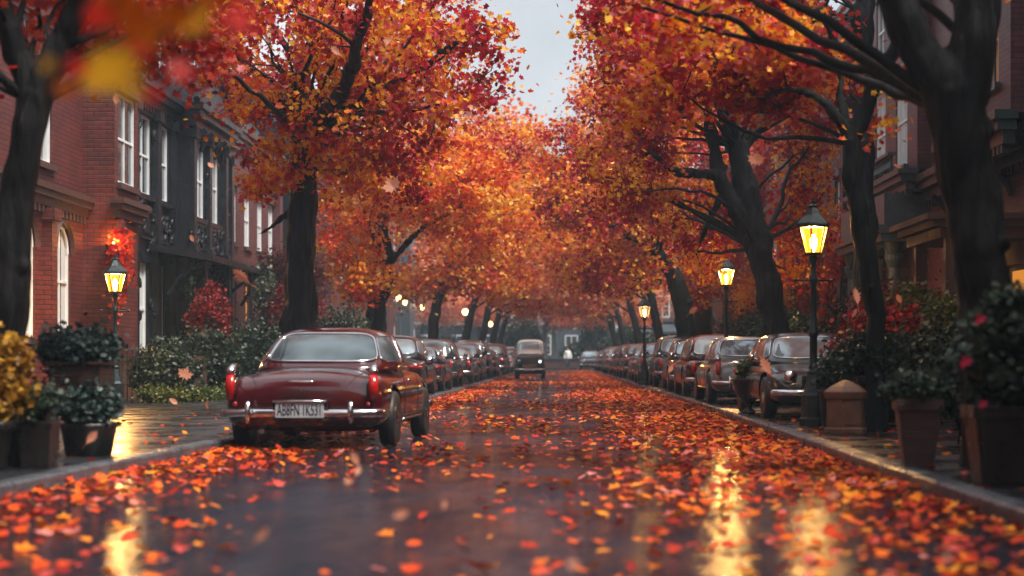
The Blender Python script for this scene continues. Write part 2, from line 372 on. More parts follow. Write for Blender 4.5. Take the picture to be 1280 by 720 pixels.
# ------------------------------------------------------------------ ground, road, pavements, kerbs
DS = [-70, -30, -6, 0, 6, 13, 21, 28, 37, 44, 52, 60, 72, 84, 100, 118, 134]
def strip(name, left, right, z, m, ds=DS, k='structure'):
    b = MB(); vs = []
    for d in ds: vs += [(left(d), d, z), (right(d), d, z)]
    b.add(vs, [(2 * i, 2 * i + 1, 2 * i + 3, 2 * i + 2) for i in range(len(ds) - 1)])
    return kind(b.build(name, m), k)
g = MB(); g.add([(-200, -100, -.03), (200, -100, -.03), (200, 410, -.03), (-200, 410, -.03)], [(0, 1, 2, 3)]); kind(g.build('ground', M['earth']), 'structure')
strip('road', lambda d: KL(d) - .05, lambda d: KR(d) + .05, 0, M['asphalt'])
LX, RX = -11.2, 9.2
def slab(name, f0, f1, ds=DS, z=.12):
    b = MB(); rs = [[(f0(d), d, -.02), (f1(d), d, -.02), (f1(d), d, z), (f0(d), d, z)] for d in ds]; b.rings(rs)
    return kind(b.build(name, M['paving']), 'structure')
slab('pavement', lambda d: -60, lambda d: KL(d) - .16, z=.114)
slab('pavement', lambda d: KR(d) + .16, lambda d: 60, z=.114)
def kerb(f, sgn):
    b = MB(); b.smooth = False; ds = sorted(set(list(np.arange(-70, 134, 1.25)) + [134]))
    for i in range(len(ds) - 1):       # single granite blocks with fine joints
        a, c = ds[i] + .012, ds[i + 1] - .012; jz = random.uniform(-.004, .004); jx = random.uniform(-.006, .006)
        rs = [[(f(d) + jx, d, -.02), (f(d) + jx, d, .10 + jz), (f(d) + jx + sgn * .025, d, .122 + jz), (f(d) + jx + sgn * .17, d, .124 + jz), (f(d) + sgn * .17, d, -.02)] for d in (a, c)]
        b.rings(rs)
    return kind(b.build('kerb', M['kerbstone']), 'structure')
kerb(KL, -1); kerb(KR, 1)
b = MB(); b.box(-60, 60, 134.01, 146, -.02, .004); kind(b.build('road', M['asphalt']), 'structure')
b = MB(); b.box(-60, 60, 146.01, 215, -.02, .12); kind(b.build('pavement', M['paving']), 'structure')

# ------------------------------------------------------------------ buildings
class Facade:
    """a house front along the street: s runs away from the camera, out is the projection towards the road"""
    def __init__(f, name, label, side, s0, s1, H, wm, tm, depth=9, base_out=0, group='houses along the street'):
        f.side, f.s0, f.s1, f.H = side, s0, s1, H; f.sg = 1 if side == 'L' else -1; f.x = (LX if side == 'L' else RX) + f.sg * base_out
        f.wm, f.tm, f.depth = wm, tm, depth
        f.org = (f.x, (s0 + s1) / 2, 0); f.root = thing(name, label, 'house', f.org, 0, group)
        f.wall = MB(f.org); f.bays = [(s0, s1, 0, 0, H)]; f.opens = []
    def p(f, s, o, z): return (f.x + f.sg * o, s, z)
    def fb(f, mb, s0, s1, o0, o1, z0, z1): mb.box(f.x + f.sg * o0, f.x + f.sg * o1, s0, s1, z0, z1)
    def quad(f, mb, a, b_, c, d): mb.add([a, b_, c, d], [(0, 1, 2, 3) if f.sg < 0 else (3, 2, 1, 0)])
    def bay(f, s0, s1, out, z0=0, z1=None): f.bays.append((s0, s1, out, z0, z1 or f.H))
    def window(f, s, z, w_, h, out=0, kindw='sash', pane='pane', frame='white', arch=False, sill=True, cols=2, curtain=False):
        f.opens.append((s - w_ / 2, s + w_ / 2, z, z + h, out, arch)); sg = f.sg
        fr = MB(f.org); o = out - .07; t = .07
        a, c = s - w_ / 2, s + w_ / 2
        f.fb(fr, a, a + t, o - .06, o + .03, z, z + h); f.fb(fr, c - t, c, o - .06, o + .03, z, z + h)
        f.fb(fr, a + t, c - t, o - .06, o + .03, z, z + t); f.fb(fr, a + t, c - t, o - .06, o + .03, z + h - t, z + h)
        if kindw == 'sash':
            f.fb(fr, a + t, c - t, o - .05, o + .02, z + h * .5 - .03, z + h * .5 + .03)
            for k in range(1, cols): q = a + (c - a) * k / cols; f.fb(fr, q - .025, q + .025, o - .055, o + .012, z + t, z + h * .5 - .035); f.fb(fr, q - .025, q + .025, o - .055, o + .012, z + h * .5 + .035, z + h - t)
        elif kindw == 'door':
            f.fb(fr, a + t, c - t, o - .05, o + .0, z, z + h * .35)
            f.fb(fr, s - .04, s + .04, o - .05, o + .015, z + h * .35, z + h - t)
        if arch:
            pts = [f.p(s + w_ / 2 * math.cos(q) * .93, o + .01, z + h - w_ / 2 + w_ / 2 * math.sin(q) * .93) for q in np.linspace(0, math.pi, 13)]
            fr.tube(pts, .045, 6)
        fo = fr.build('door' if kindw == 'door' else 'window', M[frame] if isinstance(frame, str) else frame, f.root)
        pn = MB(f.org)
        f.fb(pn, a + .02, c - .02, o - .04, o - .025, z + .02, z + h - .02); pn.build('pane', M[pane], fo)
        if curtain:
            cu = MB(f.org); n = 9
            for q0, q1 in ((a + .05, a + w_ * .33), (c - w_ * .33, c - .05)):
                ss = np.linspace(q0, q1, n); vs = []
                for i, q in enumerate(ss): oo = o - .018 + .0 * i; vs += [f.p(q, o - .022 + (.006 if i % 2 else 0), z + .08), f.p(q, o - .022 + (.006 if i % 2 else 0), z + h - .08)]
                cu.add(vs, [(2 * i, 2 * i + 1, 2 * i + 3, 2 * i + 2) for i in range(n - 1)])
            cu.build('curtain', M['curtain'], fo)
        if sill:
            sl = MB(f.org); f.fb(sl, a - .12, c + .12, out - .14, out + .11, z - .14, z - .004); sl.build('sill', f.tm, fo)
            
            if not arch: f.piece('lintel', a - .14, c + .14, out + .002, out + .09, z + h + .02, z + h + .24)
    def piece(f, name, *a):
        b = MB(f.org); f.fb(b, *a); return b.build(name, f.tm, f.root)
    def front(f, s0, s1, o, z0, z1, holes):
        hs = [h for h in f.opens if abs(h[4] - o) < 1e-6 and h[0] >= s0 - 1e-6 and h[1] <= s1 + 1e-6 and h[2] >= z0 - 1e-6 and h[3] <= z1 + 1e-6]
        S = sorted(set([s0, s1] + [x for h in hs for x in h[:2]] + [x for b_ in holes for x in b_[:2] if s0 < x < s1]))
        Z = sorted(set([z0, z1] + [x for h in hs for x in h[2:4]] + [x for b_ in holes for x in b_[3:5] if z0 < x < z1]))
        for i in range(len(S) - 1):
            for j in range(len(Z) - 1):
                cs, cz = (S[i] + S[i + 1]) / 2, (Z[j] + Z[j + 1]) / 2
                if any(h[0] < cs < h[1] and h[2] < cz < h[3] for h in hs): continue
                if any(b_[0] < cs < b_[1] and b_[3] < cz < b_[4] for b_ in holes): continue
                f.quad(f.wall, f.p(S[i], o, Z[j]), f.p(S[i], o, Z[j + 1]), f.p(S[i + 1], o, Z[j + 1]), f.p(S[i + 1], o, Z[j]))
        for h in hs:
            a, c, zb, zt = h[:4]; q = o - .24
            f.quad(f.wall, f.p(a, o, zb), f.p(a, q, zb), f.p(a, q, zt), f.p(a, o, zt)); f.quad(f.wall, f.p(c, q, zb), f.p(c, o, zb), f.p(c, o, zt), f.p(c, q, zt))
            f.quad(f.wall, f.p(a, q, zb), f.p(a, o, zb), f.p(c, o, zb), f.p(c, q, zb)); f.quad(f.wall, f.p(a, o, zt), f.p(a, q, zt), f.p(c, q, zt), f.p(c, o, zt))
            f.quad(f.wall, f.p(a, q, zb), f.p(a, q, zt), f.p(c, q, zt), f.p(c, q, zb))
            if h[5]:
                w_ = c - a; m_ = (a + c) / 2; zc = zt - w_ / 2; oo = o - .004
                for sgn in (-1, 1):
                    arc = [f.p(m_ + sgn * w_ / 2 * math.cos(t), oo, zc + w_ / 2 * math.sin(t)) for t in np.linspace(0, math.pi / 2, 8)]
                    f.wall.add([f.p(m_ + sgn * w_ / 2, oo, zt)] + arc, [tuple(range(len(arc) + 1))])
                pts = [f.p(m_ + (w_ / 2 + .07) * math.cos(t), o + .02, zc + (w_ / 2 + .07) * math.sin(t)) for t in np.linspace(0, math.pi, 15)]
                at = MB(f.org); at.tube(pts, .075, 4); at.build('arch_moulding', f.tm, f.root)
    def finish(f, roof=True, mansard=None):
        sub = f.bays[1:]
        f.front(f.s0, f.s1, 0, 0, f.H, sub)
        for (a, c, o, z0, z1) in sub:
            f.front(a, c, o, z0, z1, [])
            for q in (a, c): f.quad(f.wall, f.p(q, 0, z0), f.p(q, o, z0), f.p(q, o, z1), f.p(q, 0, z1))
            f.quad(f.wall, f.p(a, 0, z0), f.p(a, o, z0), f.p(c, o, z0), f.p(c, 0, z0)); f.quad(f.wall, f.p(a, 0, z1), f.p(a, o, z1), f.p(c, o, z1), f.p(c, 0, z1))
        D = -f.depth
        for q in (f.s0, f.s1): f.quad(f.wall, f.p(q, D, 0), f.p(q, 0, 0), f.p(q, 0, f.H), f.p(q, D, f.H))
        f.quad(f.wall, f.p(f.s0, D, 0), f.p(f.s1, D, 0), f.p(f.s1, D, f.H), f.p(f.s0, D, f.H))
        f.wall.build('wall', f.wm, f.root)
        r = MB(f.org)
        if mansard:
            h = mansard; e = f.H
            r.add([f.p(f.s0, .1, e), f.p(f.s1, .1, e), f.p(f.s1, -1.2, e + h), f.p(f.s0, -1.2, e + h), f.p(f.s0, D, e + h), f.p(f.s1, D, e + h), f.p(f.s0, D, e), f.p(f.s1, D, e)],
                  [(0, 1, 2, 3), (3, 2, 5, 4), (0, 3, 4, 6), (1, 7, 5, 2), (4, 5, 7, 6)])
        else: f.fb(r, f.s0, f.s1, D, .02, f.H + .002, f.H + .25)
        r.build('roof', M['roof'], f.root)
    def cornice(f, s0, s1, out, z, h=.5, proj=.45, dent=True, name='cornice', m=None, brack=0):
        c = MB(f.org)
        f.fb(c, s0 - proj * .4, s1 + proj * .4, out - .05, out + proj * .45, z, z + h * .4)
        f.fb(c, s0 - proj * .7, s1 + proj * .7, out - .05, out + proj * .8, z + h * .4 + .001, z + h * .72)
        f.fb(c, s0 - proj, s1 + proj, out - .05, out + proj, z + h * .72 + .001, z + h)
        if dent:
            q = s0
            while q < s1: f.fb(c, q, q + .14, out + .003, out + proj * .4, z - .16, z - .002); q += .3
        if brack:
            for k in range(brack):
                q = s0 + (s1 - s0) * (k + .5) / brack
                c.tube([f.p(q, out + .03, z - .55), f.p(q, out + .1, z - .3), f.p(q, out + proj * .75, z - .02)], [.05, .09, .07], 6)
        c.build(name, m or f.tm, f.root)
    def band(f, s0, s1, out, z, h=.18, proj=.1): f.piece('string_course', s0 - proj, s1 + proj, out + .002, out + proj, z, z + h)
    def pilaster(f, s, out, z0, z1, w_=.35, proj=.14, m=None, name='pilaster'):
        c = MB(f.org); f.fb(c, s - w_ / 2, s + w_ / 2, out + .002, out + proj, z0 + .25, z1 - .25)
        f.fb(c, s - w_ / 2 - .06, s + w_ / 2 + .06, out + .002, out + proj + .07, z0, z0 + .25); f.fb(c, s - w_ / 2 - .07, s + w_ / 2 + .07, out + .002, out + proj + .08, z1 - .25, z1)
        c.build(name, m or f.tm, f.root)

# left, nearest: red brick with arched ground floor and a projecting pier
A = Facade('brick_house', 'dark red brick house with arched ground windows behind the left street lamp', 'L', 23, 43.6, 14, M['brick_red'], M['stone_brown'])
A.bay(41.3, 43.55, .75)
for s, ar in ((28, 1), (33.6, 1), (36.9, 1), (39.6, 1)):
    A.window(s, 1.5, 1.25, 2.55, 0, arch=True, curtain=True, pane='pane'); 
for s in (27.5, 31, 34.2, 38.2): A.window(s, 5.3, 1.15, 2.2, 0, pane='window_warm' if s in (38.2, 27.5) else 'pane', curtain=True)
for s in (27.5, 31, 34.2, 38.2): A.window(s, 9.2, 1.15, 2.1, 0)
A.window(42.45, 5.2, 1.7, 2.15, .75, cols=2); A.window(42.45, 8.8, 1.7, 2.1, .75)
A.cornice(23, 41.2, 0, 4.35, .45, .3, True, 'string_course'); A.cornice(41.3, 43.5, .75, 4.35, .45, .3, False, 'string_course')
A.cornice(41.3, 43.5, .75, 8.1, .3, .2, False, 'string_course'); A.cornice(23, 41.2, 0, 8.1, .3, .2, True, 'string_course'); A.cornice(23, 43.4, .78, 13.6, .6, .6, True, brack=9)
A.pilaster(41.5, .75, .12, 4.3, .3, .08, M['brick_red']); A.pilaster(38.25, 0, .12, 4.3, .4, .22, M['brick_red']); A.pilaster(35.3, 0, .12, 4.3, .4, .22, M['brick_red'])
st = MB(A.org)
for k in range(4): A.fb(st, 40.4, 43.2, .8, 2.9 - k * .32, .115 + .17 * k, .115 + .17 * (k + 1) - .003)
A.fb(st, 40.0, 40.38, .8, 3.1, .115, 1.0); A.fb(st, 43.22, 43.6, .8, 3.1, .115, 1.0); A.fb(st, 39.95, 40.43, .8, 3.15, 1.002, 1.1); A.fb(st, 43.17, 43.65, .8, 3.15, 1.002, 1.1)
st.build('stoop', M['stone_brown'], A.root)
A.finish()
# blackened carved house
B = Facade('carved_house', 'blackened stone house with carved front, white sash windows and a canopy over the ground floor', 'L', 43.6, 57, 11.4, M['stone_dark'], M['stone_dark'], base_out=.5)
B.bay(48.6, 53.6, .45, 0, 8.2)
for s in (45.3, 47.35): B.window(s, 5.25, 1.45, 2.05, 0, cols=2)
for s in (49.9, 52.0): B.window(s, 5.0, 1.6, 2.15, .45, cols=3)
B.window(55.3, 5.0, 1.1, 2.1, 0)
for s in (45.3, 47.35, 55.3): B.window(s, 8.7, 1.3, 1.8, 0, cols=2)
B.window(51.1, 9.5, 1.4, 1.3, 0, cols=2)
B.cornice(43.7, 56.9, 0, 10.9, .5, .4, False)
for s, p_ in ((45.2, 'pane'), (47.2, 'pane')): B.window(s, 1.1, .8, 2.4, 0, curtain=True)
B.window(50.2, 1.0, 1.3, 2.6, .45, frame='black_paint', pane='pane'); B.window(52.3, .2, 1.1, 2.9, .45, 'door', frame='black_paint'); B.window(55.2, 1.2, 1.1, 2.3, 0, frame='black_paint')
B.cornice(43.8, 48.5, 0, 7.55, .5, .4, True); B.cornice(48.6, 53.6, .45, 7.45, .6, .5, True, brack=5); B.cornice(53.7, 56.9, 0, 7.55, .5, .4, True)
for s, o in ((43.85, 0), (46.3, 0), (48.4, 0), (54.2, 0), (56.7, 0)): B.pilaster(s, o, .12, 7.5, .38, .18)
for s in (48.78, 50.95, 53.4): B.pilaster(s, .45, 3.9, 7.4, .34, .16)
rr_ = random.Random(3)                       # scrolls and leafwork in relief
for k in range(300):
    s = rr_.uniform(43.8, 56.8); z = rr_.choice([rr_.uniform(4.1, 4.9), rr_.uniform(7.1, 7.5), rr_.uniform(4.1, 7.4), rr_.uniform(.8, 4)])
    o = .45 if 48.6 < s < 53.6 else 0
    if any(h[0] - .12 < s < h[1] + .12 and h[2] - .12 < z < h[3] + .12 for h in B.opens): continue
    r_ = rr_.uniform(.09, .2); a0 = rr_.uniform(0, 6); n = 9
    orn = MB(B.org); orn.smooth = True; orn.tube([B.p(s + r_ * (1 - i / n * .8) * math.cos(a0 + i * .75), o + .07, z + r_ * (1 - i / n * .8) * math.sin(a0 + i * .75)) for i in range(n)], [.06 - .004 * i for i in range(n)], 5); orn.build('scroll', M['stone_dark'], B.root, smooth=True)
for s0, s1, o in ((44.6, 46.0, 0), (46.7, 48.0, 0), (49.2, 50.7, .45), (51.2, 52.9, .45)):
    pn = MB(B.org); B.fb(pn, s0, s1, o + .003, o + .09, 4.1, 4.16); B.fb(pn, s0, s1, o + .003, o + .09, 4.78, 4.84); B.fb(pn, s0, s0 + .07, o + .003, o + .09, 4.162, 4.778); B.fb(pn, s1 - .07, s1, o + .003, o + .09, 4.162, 4.778); B.fb(pn, s0 + .25, s1 - .25, o + .003, o + .05, 4.28, 4.66)
    pn.build('carved_panel', M['stone_dark'], B.root)
cn = MB(B.org)
cn.add([B.p(45.6, .02, 4.05), B.p(56.6, .02, 4.05), B.p(56.6, 1.7, 3.72), B.p(45.6, 1.7, 3.72), B.p(45.6, .02, 3.85), B.p(56.6, .02, 3.85), B.p(56.6, 1.7, 3.56), B.p(45.6, 1.7, 3.56)], [(0, 1, 2, 3), (7, 6, 5, 4), (3, 2, 6, 7), (0, 3, 7, 4), (1, 5, 6, 2)])
for s in (45.8, 48.4, 51, 53.6, 56.3): cn.tube([B.p(s, .5, 2.7), B.p(s, .75, 3.1), B.p(s, 1.15, 3.4), B.p(s, 1.6, 3.55)], [.05, .06, .05, .04], 6)
for s in (45.8, 49, 52.4, 56.3): cn.lathe([(.09, .12), (.09, .3), (.05, .4), (.05, 3.3), (.09, 3.45), (.09, 3.56)], B.p(s, 1.5, 0), 10)
cn.build('canopy', M['stone_dark'], B.root)
pd = MB(B.org); pd.add([B.p(48.2, .05, 8.06), B.p(54, .05, 8.06), B.p(51.1, .05, 9.2), B.p(48.2, .75, 8.06), B.p(54, .75, 8.06), B.p(51.1, .75, 9.2)], [(0, 1, 2), (5, 4, 3), (0, 2, 5, 3), (1, 4, 5, 2), (0, 3, 4, 1)]); pd.tube([B.p(48, .8, 8.1), B.p(51.1, .8, 9.25), B.p(54.2, .8, 8.1)], .1, 6); pd.build('pediment', M['stone_dark'], B.root)
for s in (46.3, 51.2, 55.4):
    d_ = MB(B.org); B.fb(d_, s - .8, s + .8, -1.6, .0, 12.2, 13.8); d_.add([B.p(s - 1, .1, 13.8), B.p(s + 1, .1, 13.8), B.p(s, .1, 14.5), B.p(s - 1, -1.7, 13.8), B.p(s + 1, -1.7, 13.8), B.p(s, -1.7, 14.5)], [(0, 1, 2), (5, 4, 3), (0, 2, 5, 3), (1, 4, 5, 2), (0, 3, 4, 1)])
    do = d_.build('dormer', M['stone_dark'], B.root); e_ = MB(B.org); B.fb(e_, s - .5, s + .5, .003, .02, 12.4, 13.6); e_.build('pane', M['pane'], do)
    f_ = MB(B.org)
    for q in (-.52, -.02, .48): B.fb(f_, s + q, s + q + .05, .021, .05, 12.35, 13.65)
    for q in (12.35, 13, 13.6): B.fb(f_, s - .52, s + .53, .022, .045, q, q + .05)
    f_.build('dormer_frame', M['white'], do)
B.finish(mansard=3.0)
# brick beyond
Cc = Facade('brick_house', 'lower dark brick house with stepped parapet beyond the blackened carved house', 'L', 57, 68, 8.8, M['brick_plum'], M['stone_brown'], base_out=.25)
for s in (59, 61.6, 64.2, 66.6): Cc.window(s, 4.9, 1.1, 1.9, 0, curtain=True); Cc.window(s, 1.5, 1.1, 2.1, 0, pane='window_lit' if s in (61.6, 64.2) else 'pane', frame='stone_brown')
Cc.cornice(57, 68, 0, 8.2, .6, .35); Cc.band(57, 68, 0, 4.1, .25, .12); Cc.pilaster(57.4, 0, .12, 8.8, .7, .25, M['brick_plum']); Cc.pilaster(67.6, 0, .12, 8.8, .7, .25, M['brick_plum'])
Cc.finish(mansard=1.6)

def row_house(side, s0, s1, H, wm, tm, label, lit=(), gout=0, fl=3.3, nb=None, frame='white', name='row_house', mansard=None):
    f = Facade(name, label, side, s0, s1, H, M[wm], M[tm], base_out=gout); w_ = s1 - s0; n = nb or max(2, int(w_ / 2.9))
    by = random.Random(int(s0 * 7)).random()
    if w_ > 9: b0, b1 = s0 + w_ * .08, s0 + w_ * .48; f.bay(b0, b1, .6, 0, H - 1.2); bay = (b0, b1)
    else: bay = None
    st_ = int((H - 1) / fl); k_ = 0
    for k in range(st_):
        z = 1.3 + k * fl
        for i in range(n):
            s = s0 + w_ * (i + .5) / n; o = 0
            if bay:
                if bay[0] + .7 < s < bay[1] - .7: o = .6
                elif bay[0] - .7 < s < bay[1] + .7: continue
            pane = 'window_lit' if (k, i) in lit else ('window_warm' if (k_ * 7 + i) % 11 == 5 else 'pane'); k_ += 1
            if k == 0 and i == n - 1: f.window(s, .5, 1.2, 2.6, o, 'door', frame='black_paint', pane=pane, sill=False)
            else: f.window(s, z, 1.15, 2.0, o, pane=pane, frame=frame, arch=(k == 0 and by > .5), curtain=(s0 < 80))
    f.cornice(s0, s1, 0 if not bay else .05, H - .6, .6, .45, s0 < 90, brack=(6 if s0 < 90 else 0))
    for k in range(1, st_): f.band(s0 + .1, s1 - .1, 0, 1.3 + k * fl - .55, .2, .1)
    f.finish(mansard=mansard); return f
row_house('L', 68, 80.5, 11.5, 'stone_dark', 'stone_dark', 'dark slate grey stone house with tall white sashes behind the thick left trunk', (), 0, name='stone_house')
row_house('L', 80.5, 94, 12.5, 'brick_red', 'stone_brown', 'red brick house with bay behind the twin dark left trunks', ((0, 1),), 0)
row_house('L', 94, 108, 12, 'brick_brown', 'stone_grey', 'brown brick house with grey trim half hidden by leaves on the left', ((0, 0), (0, 2)), .2)
row_house('L', 108, 121, 13, 'brick_plum', 'stone_grey', 'hazy plum brick house second from the far left corner', (), 0)
row_house('L', 121, 133.5, 11, 'stone_grey', 'stone_pale', 'hazy grey stone house at the far left corner', (), .2, name='stone_house')

# right side, nearest
D_ = Facade('brick_house', 'dark plum brick house with green bay windows behind the huge near right trunk', 'R', 20, 43, 14, M['brick_plum'], M['black_paint'])
D_.bay(33.2, 38, .7, 5.7, 13)
D_.window(34.7, 6.4, 1.2, 2.4, .7, frame='green_paint', curtain=True, pane='window_warm'); D_.window(36.7, 6.4, 1.2, 2.4, .7, frame='green_paint', pane='window_warm')
D_.window(34.7, 9.6, 1.2, 2.2, .7, frame='green_paint'); D_.window(36.7, 9.6, 1.2, 2.2, .7, frame='green_paint')
D_.window(41.3, 6.2, 1.3, 1.9, 0, frame='green_paint', arch=True, pane='window_warm')
for s in (22.5, 26, 29.5): D_.window(s, 1.4, 1.3, 2.4, 0, frame='green_paint'); D_.window(s, 6.2, 1.3, 2.2, 0, frame='green_paint')
D_.window(32.2, .5, 1.2, 2.7, 0, 'door', frame='stone_brown', pane='window_lit', sill=False)
D_.cornice(20, 43, 0, 4.9, .6, .55, True, brack=8); D_.cornice(33.2, 38, .7, 5.1, .6, .4, True, 'bay_cornice', M['green_paint']); D_.cornice(20, 43, .1, 13.2, .7, .6)
pc = MB(D_.org)                                             # timber porch over the door
for s in (33.6, 36.4):
    for o in (1.75, .12): D_.fb(pc, s - .11, s + .11, o - .11, o + .11, .115, 3.35)
D_.fb(pc, 33.35, 36.65, .005, 1.98, 3.352, 3.55); D_.fb(pc, 33.2, 36.8, .005, 2.15, 3.552, 3.68); D_.fb(pc, 33.05, 36.95, .005, 2.3, 3.682, 3.8)
D_.fb(pc, 33.72, 36.28, .235, .3, 2.9, 3.34); D_.fb(pc, 36.33, 36.45, .24, 1.63, .7, .82)
pc.build('porch', M['stone_brown'], D_.root)
dr = MB(D_.org); D_.fb(dr, 34.3, 35.7, .003, .07, .3, 3.1); dro = dr.build('door', M['pot_brown'], D_.root)
dg = MB(D_.org); D_.fb(dg, 34.55, 35.45, .073, .085, 1.1, 2.8); dg.build('door_light', M['window_lit'], dro)
D_.finish()
E_ = Facade('brick_house', 'plum brick house with tall white windows above a blue grey columned entrance on the right', 'R', 43, 52.6, 12.5, M['brick_plum'], M['stone_grey'])
E_.bay(43.6, 50.6, .35, 5.75, 11)
for s in (45.6, 48.6): E_.window(s, 6.0, 1.5, 2.35, .35, frame='white', pane='curtain'); E_.window(s, 9.2, 1.2, 1.7, .35)
E_.window(44.6, 1.2, 1.1, 2.3, 0, frame='stone_grey'); E_.window(47, .3, 1.3, 2.9, 0, 'door', frame='black_paint'); E_.window(50.4, 1.2, 1.1, 2.3, 0, frame='stone_grey')
E_.cornice(43.4, 50.8, .5, 5.2, .5, .45, True, brack=6); E_.cornice(43, 52.6, .35, 11.9, .6, .5)
en = MB(E_.org)
E_.fb(en, 43.7, 50.4, .005, 1.15, 4.35, 5.15); E_.fb(en, 43.5, 50.6, .005, 1.35, 4.15, 4.348); E_.fb(en, 43.6, 50.5, .005, 1.25, 3.95, 4.148)
for s in (43.95, 46.0, 48.1, 50.15):
    en.lathe([(.26, .115), (.26, .5), (.19, .6), (.17, 1.2), (.15, 3.3), (.24, 3.5), (.25, 3.62), (.17, 3.66), (.26, 3.945)], E_.p(s, .85, 0), 14)
for s in (45, 47.05, 49.1): en.tube([E_.p(s + 1.0 * math.cos(t), .95, 3.3 + .65 * math.sin(t)) for t in np.linspace(0, math.pi, 12)], .08, 6)
en.build('entrance', M['stone_grey'], E_.root)
bl = MB(E_.org)
for q in np.arange(43.9, 50.4, .3): bl.lathe([(.04, 5.72), (.08, 5.8), (.04, 5.95), (.06, 6.1)], E_.p(q, .95, 0), 6)
E_.fb(bl, 43.8, 50.5, .85, 1.05, 6.1, 6.18); bl.build('balustrade', M['stone_grey'], E_.root)
E_.finish()
row_house('R', 52.6, 64, 12, 'stone_dark', 'stone_grey', 'shadowed dark stone house behind the right street lamp', ((0, 0),), 0, frame='stone_grey', name='stone_house')
row_house('R', 64, 77, 13, 'brick_red', 'stone_brown', 'red brick house glimpsed behind the great forked right tree', ((0, 2), (1, 0)), .2)
row_house('R', 77, 90, 12.5, 'brick_plum', 'stone_brown', 'plum brick house with warm ground floor beside the yellow lit right lamp', ((0, 1), (0, 3)), 0)
row_house('R', 90, 104, 11.5, 'brick_brown', 'stone_grey', 'brown brick house behind the curved slender right trunk', ((0, 2),), .2)
row_house('R', 104, 118, 13, 'brick_red', 'stone_grey', 'hazy red brick house second from the far right corner', (), 0)
row_house('R', 118, 133, 12, 'brick_brown', 'stone_pale', 'hazy brown brick house at the far right corner', (), .2)

# the street goes on behind the camera
row_house('L', -14, 23, 13, 'brick_plum', 'stone_brown', 'long plum brick house beside the camera on the left', (), 0, nb=6)
row_house('L', -52, -14, 13, 'brick_brown', 'stone_grey', 'long brown brick house behind the camera on the left', (), 0, nb=5)
row_house('R', -14, 20, 13, 'brick_red', 'stone_brown', 'long red brick house beside the camera on the right', (), 0, nb=6)
row_house('R', -52, -14, 13, 'stone_dark', 'stone_grey', 'long dark stone house behind the camera on the right', (), 0, nb=5)
# houses that close the street: fronts face the camera
def end_house(x0, x1, y, H, wm, tm, label, n, awn=False):
    r = thing('end_house', label, 'house', ((x0 + x1) / 2, y, 0), 0, 'houses closing the far end of the street'); org = r.location
    b = MB(org); b.box(x0, x1, y, y + 10, 0, H); b.build('wall', M[wm], r)
    t = MB(org); t.box(x0 - .2, x1 + .2, y - .35, y - .003, H - .7, H + .1); t.build('cornice', M[tm], r); t = MB(org); t.box(x0, x1, y - .15, y - .003, 4.2, 4.5); t.build('string_course', M[tm], r)
    q = MB(org); q.add([(x0, y, H + .1), (x1, y, H + .1), (x1, y + 5, H + 3), (x0, y + 5, H + 3), (x0, y + 10, H + .1), (x1, y + 10, H + .1)], [(0, 1, 2, 3), (3, 2, 5, 4), (0, 3, 4), (1, 5, 2)]); q.build('roof', M['roof'], r)
    for k in range(int(H / 3.4)):
        for i in range(n):
            cx = x0 + (x1 - x0) * (i + .5) / n; z = 1.2 + k * 3.4; f = MB(org)
            for a, c in ((-.65, -.55), (.55, .65), (-.04, .04)): f.box(cx + a, cx + c, y - .08, y - .003, z, z + 2)
            for a, c in ((0, .1), (1.9, 2), (.97, 1.03)): f.box(cx - .549, cx + .549, y - .07, y - .004, z + a, z + c)
            fo = f.build('window', M['white'], r); p_ = MB(org); p_.box(cx - .54, cx + .54, y - .04, y - .006, z + .02, z + 1.98); p_.build('pane', M['pane'], fo)
    if awn:
        a = MB(org); a.add([(x0 + 1, y - .02, 4), (x1 - 1, y - .02, 4), (x1 - 1, y - 1.6, 3.3), (x0 + 1, y - 1.6, 3.3), (x0 + 1, y - 1.6, 3.1), (x1 - 1, y - 1.6, 3.1)], [(0, 1, 2, 3), (3, 2, 5, 4)]); a.build('awning', M['stone_grey'], r)
end_house(-34, -18, 172, 13, 'brick_plum', 'stone_grey', 'far plum brick block left of the street end', 5)
end_house(-17.6, -6, 176, 15, 'stone_dark', 'stone_pale', 'far grey stone block left of centre at the street end', 4)
end_house(-5.6, 5.2, 178, 14, 'stone_grey', 'stone_pale', 'far pale stone house straight ahead behind the bare trunk', 4)
end_house(5.6, 18, 160, 9.5, 'brick_brown', 'stone_grey', 'far brown brick house with blue grey awning right of centre', 5, True)
end_house(18.4, 34, 170, 13, 'brick_plum', 'stone_grey', 'far plum brick block right of the street end', 5)
end_house(-14, 12, -82, 14, 'brick_brown', 'stone_grey', 'brown brick house far behind the camera', 5)
b = MB((-2, 148, 0)); b.box(-14, 4, 147.8, 148.2, .12, .85); lw = b.build('garden_wall', M['stone_brown']); tag(lw, 'low brown wall across the far end of the street', 'wall')
b = MB((-2, 148, 0)); b.box(-14.1, 4.1, 147.7, 148.3, .852, .95); b.build('coping', M['stone_grey'], lw)
lw.location = (-2, 148, 0)
for ch in lw.children: ch.location = (0, 0, 0)
for i, (x, lb) in enumerate(((-1.25, 'pale round column left of the pair beyond the low wall'), (-.55, 'pale round column right of the pair beyond the low wall'))):
    c = MB((x, 151, .12)); c.smooth = True; c.lathe([(.3, 0), (.3, .3), (.2, .4), (.17, 3.3), (.28, 3.5), (.28, 3.7)], (x, 151, .12), 14); tag(c.build('stone_column', M['stone_pale']), lb, 'column', 'pale columns at the street end')

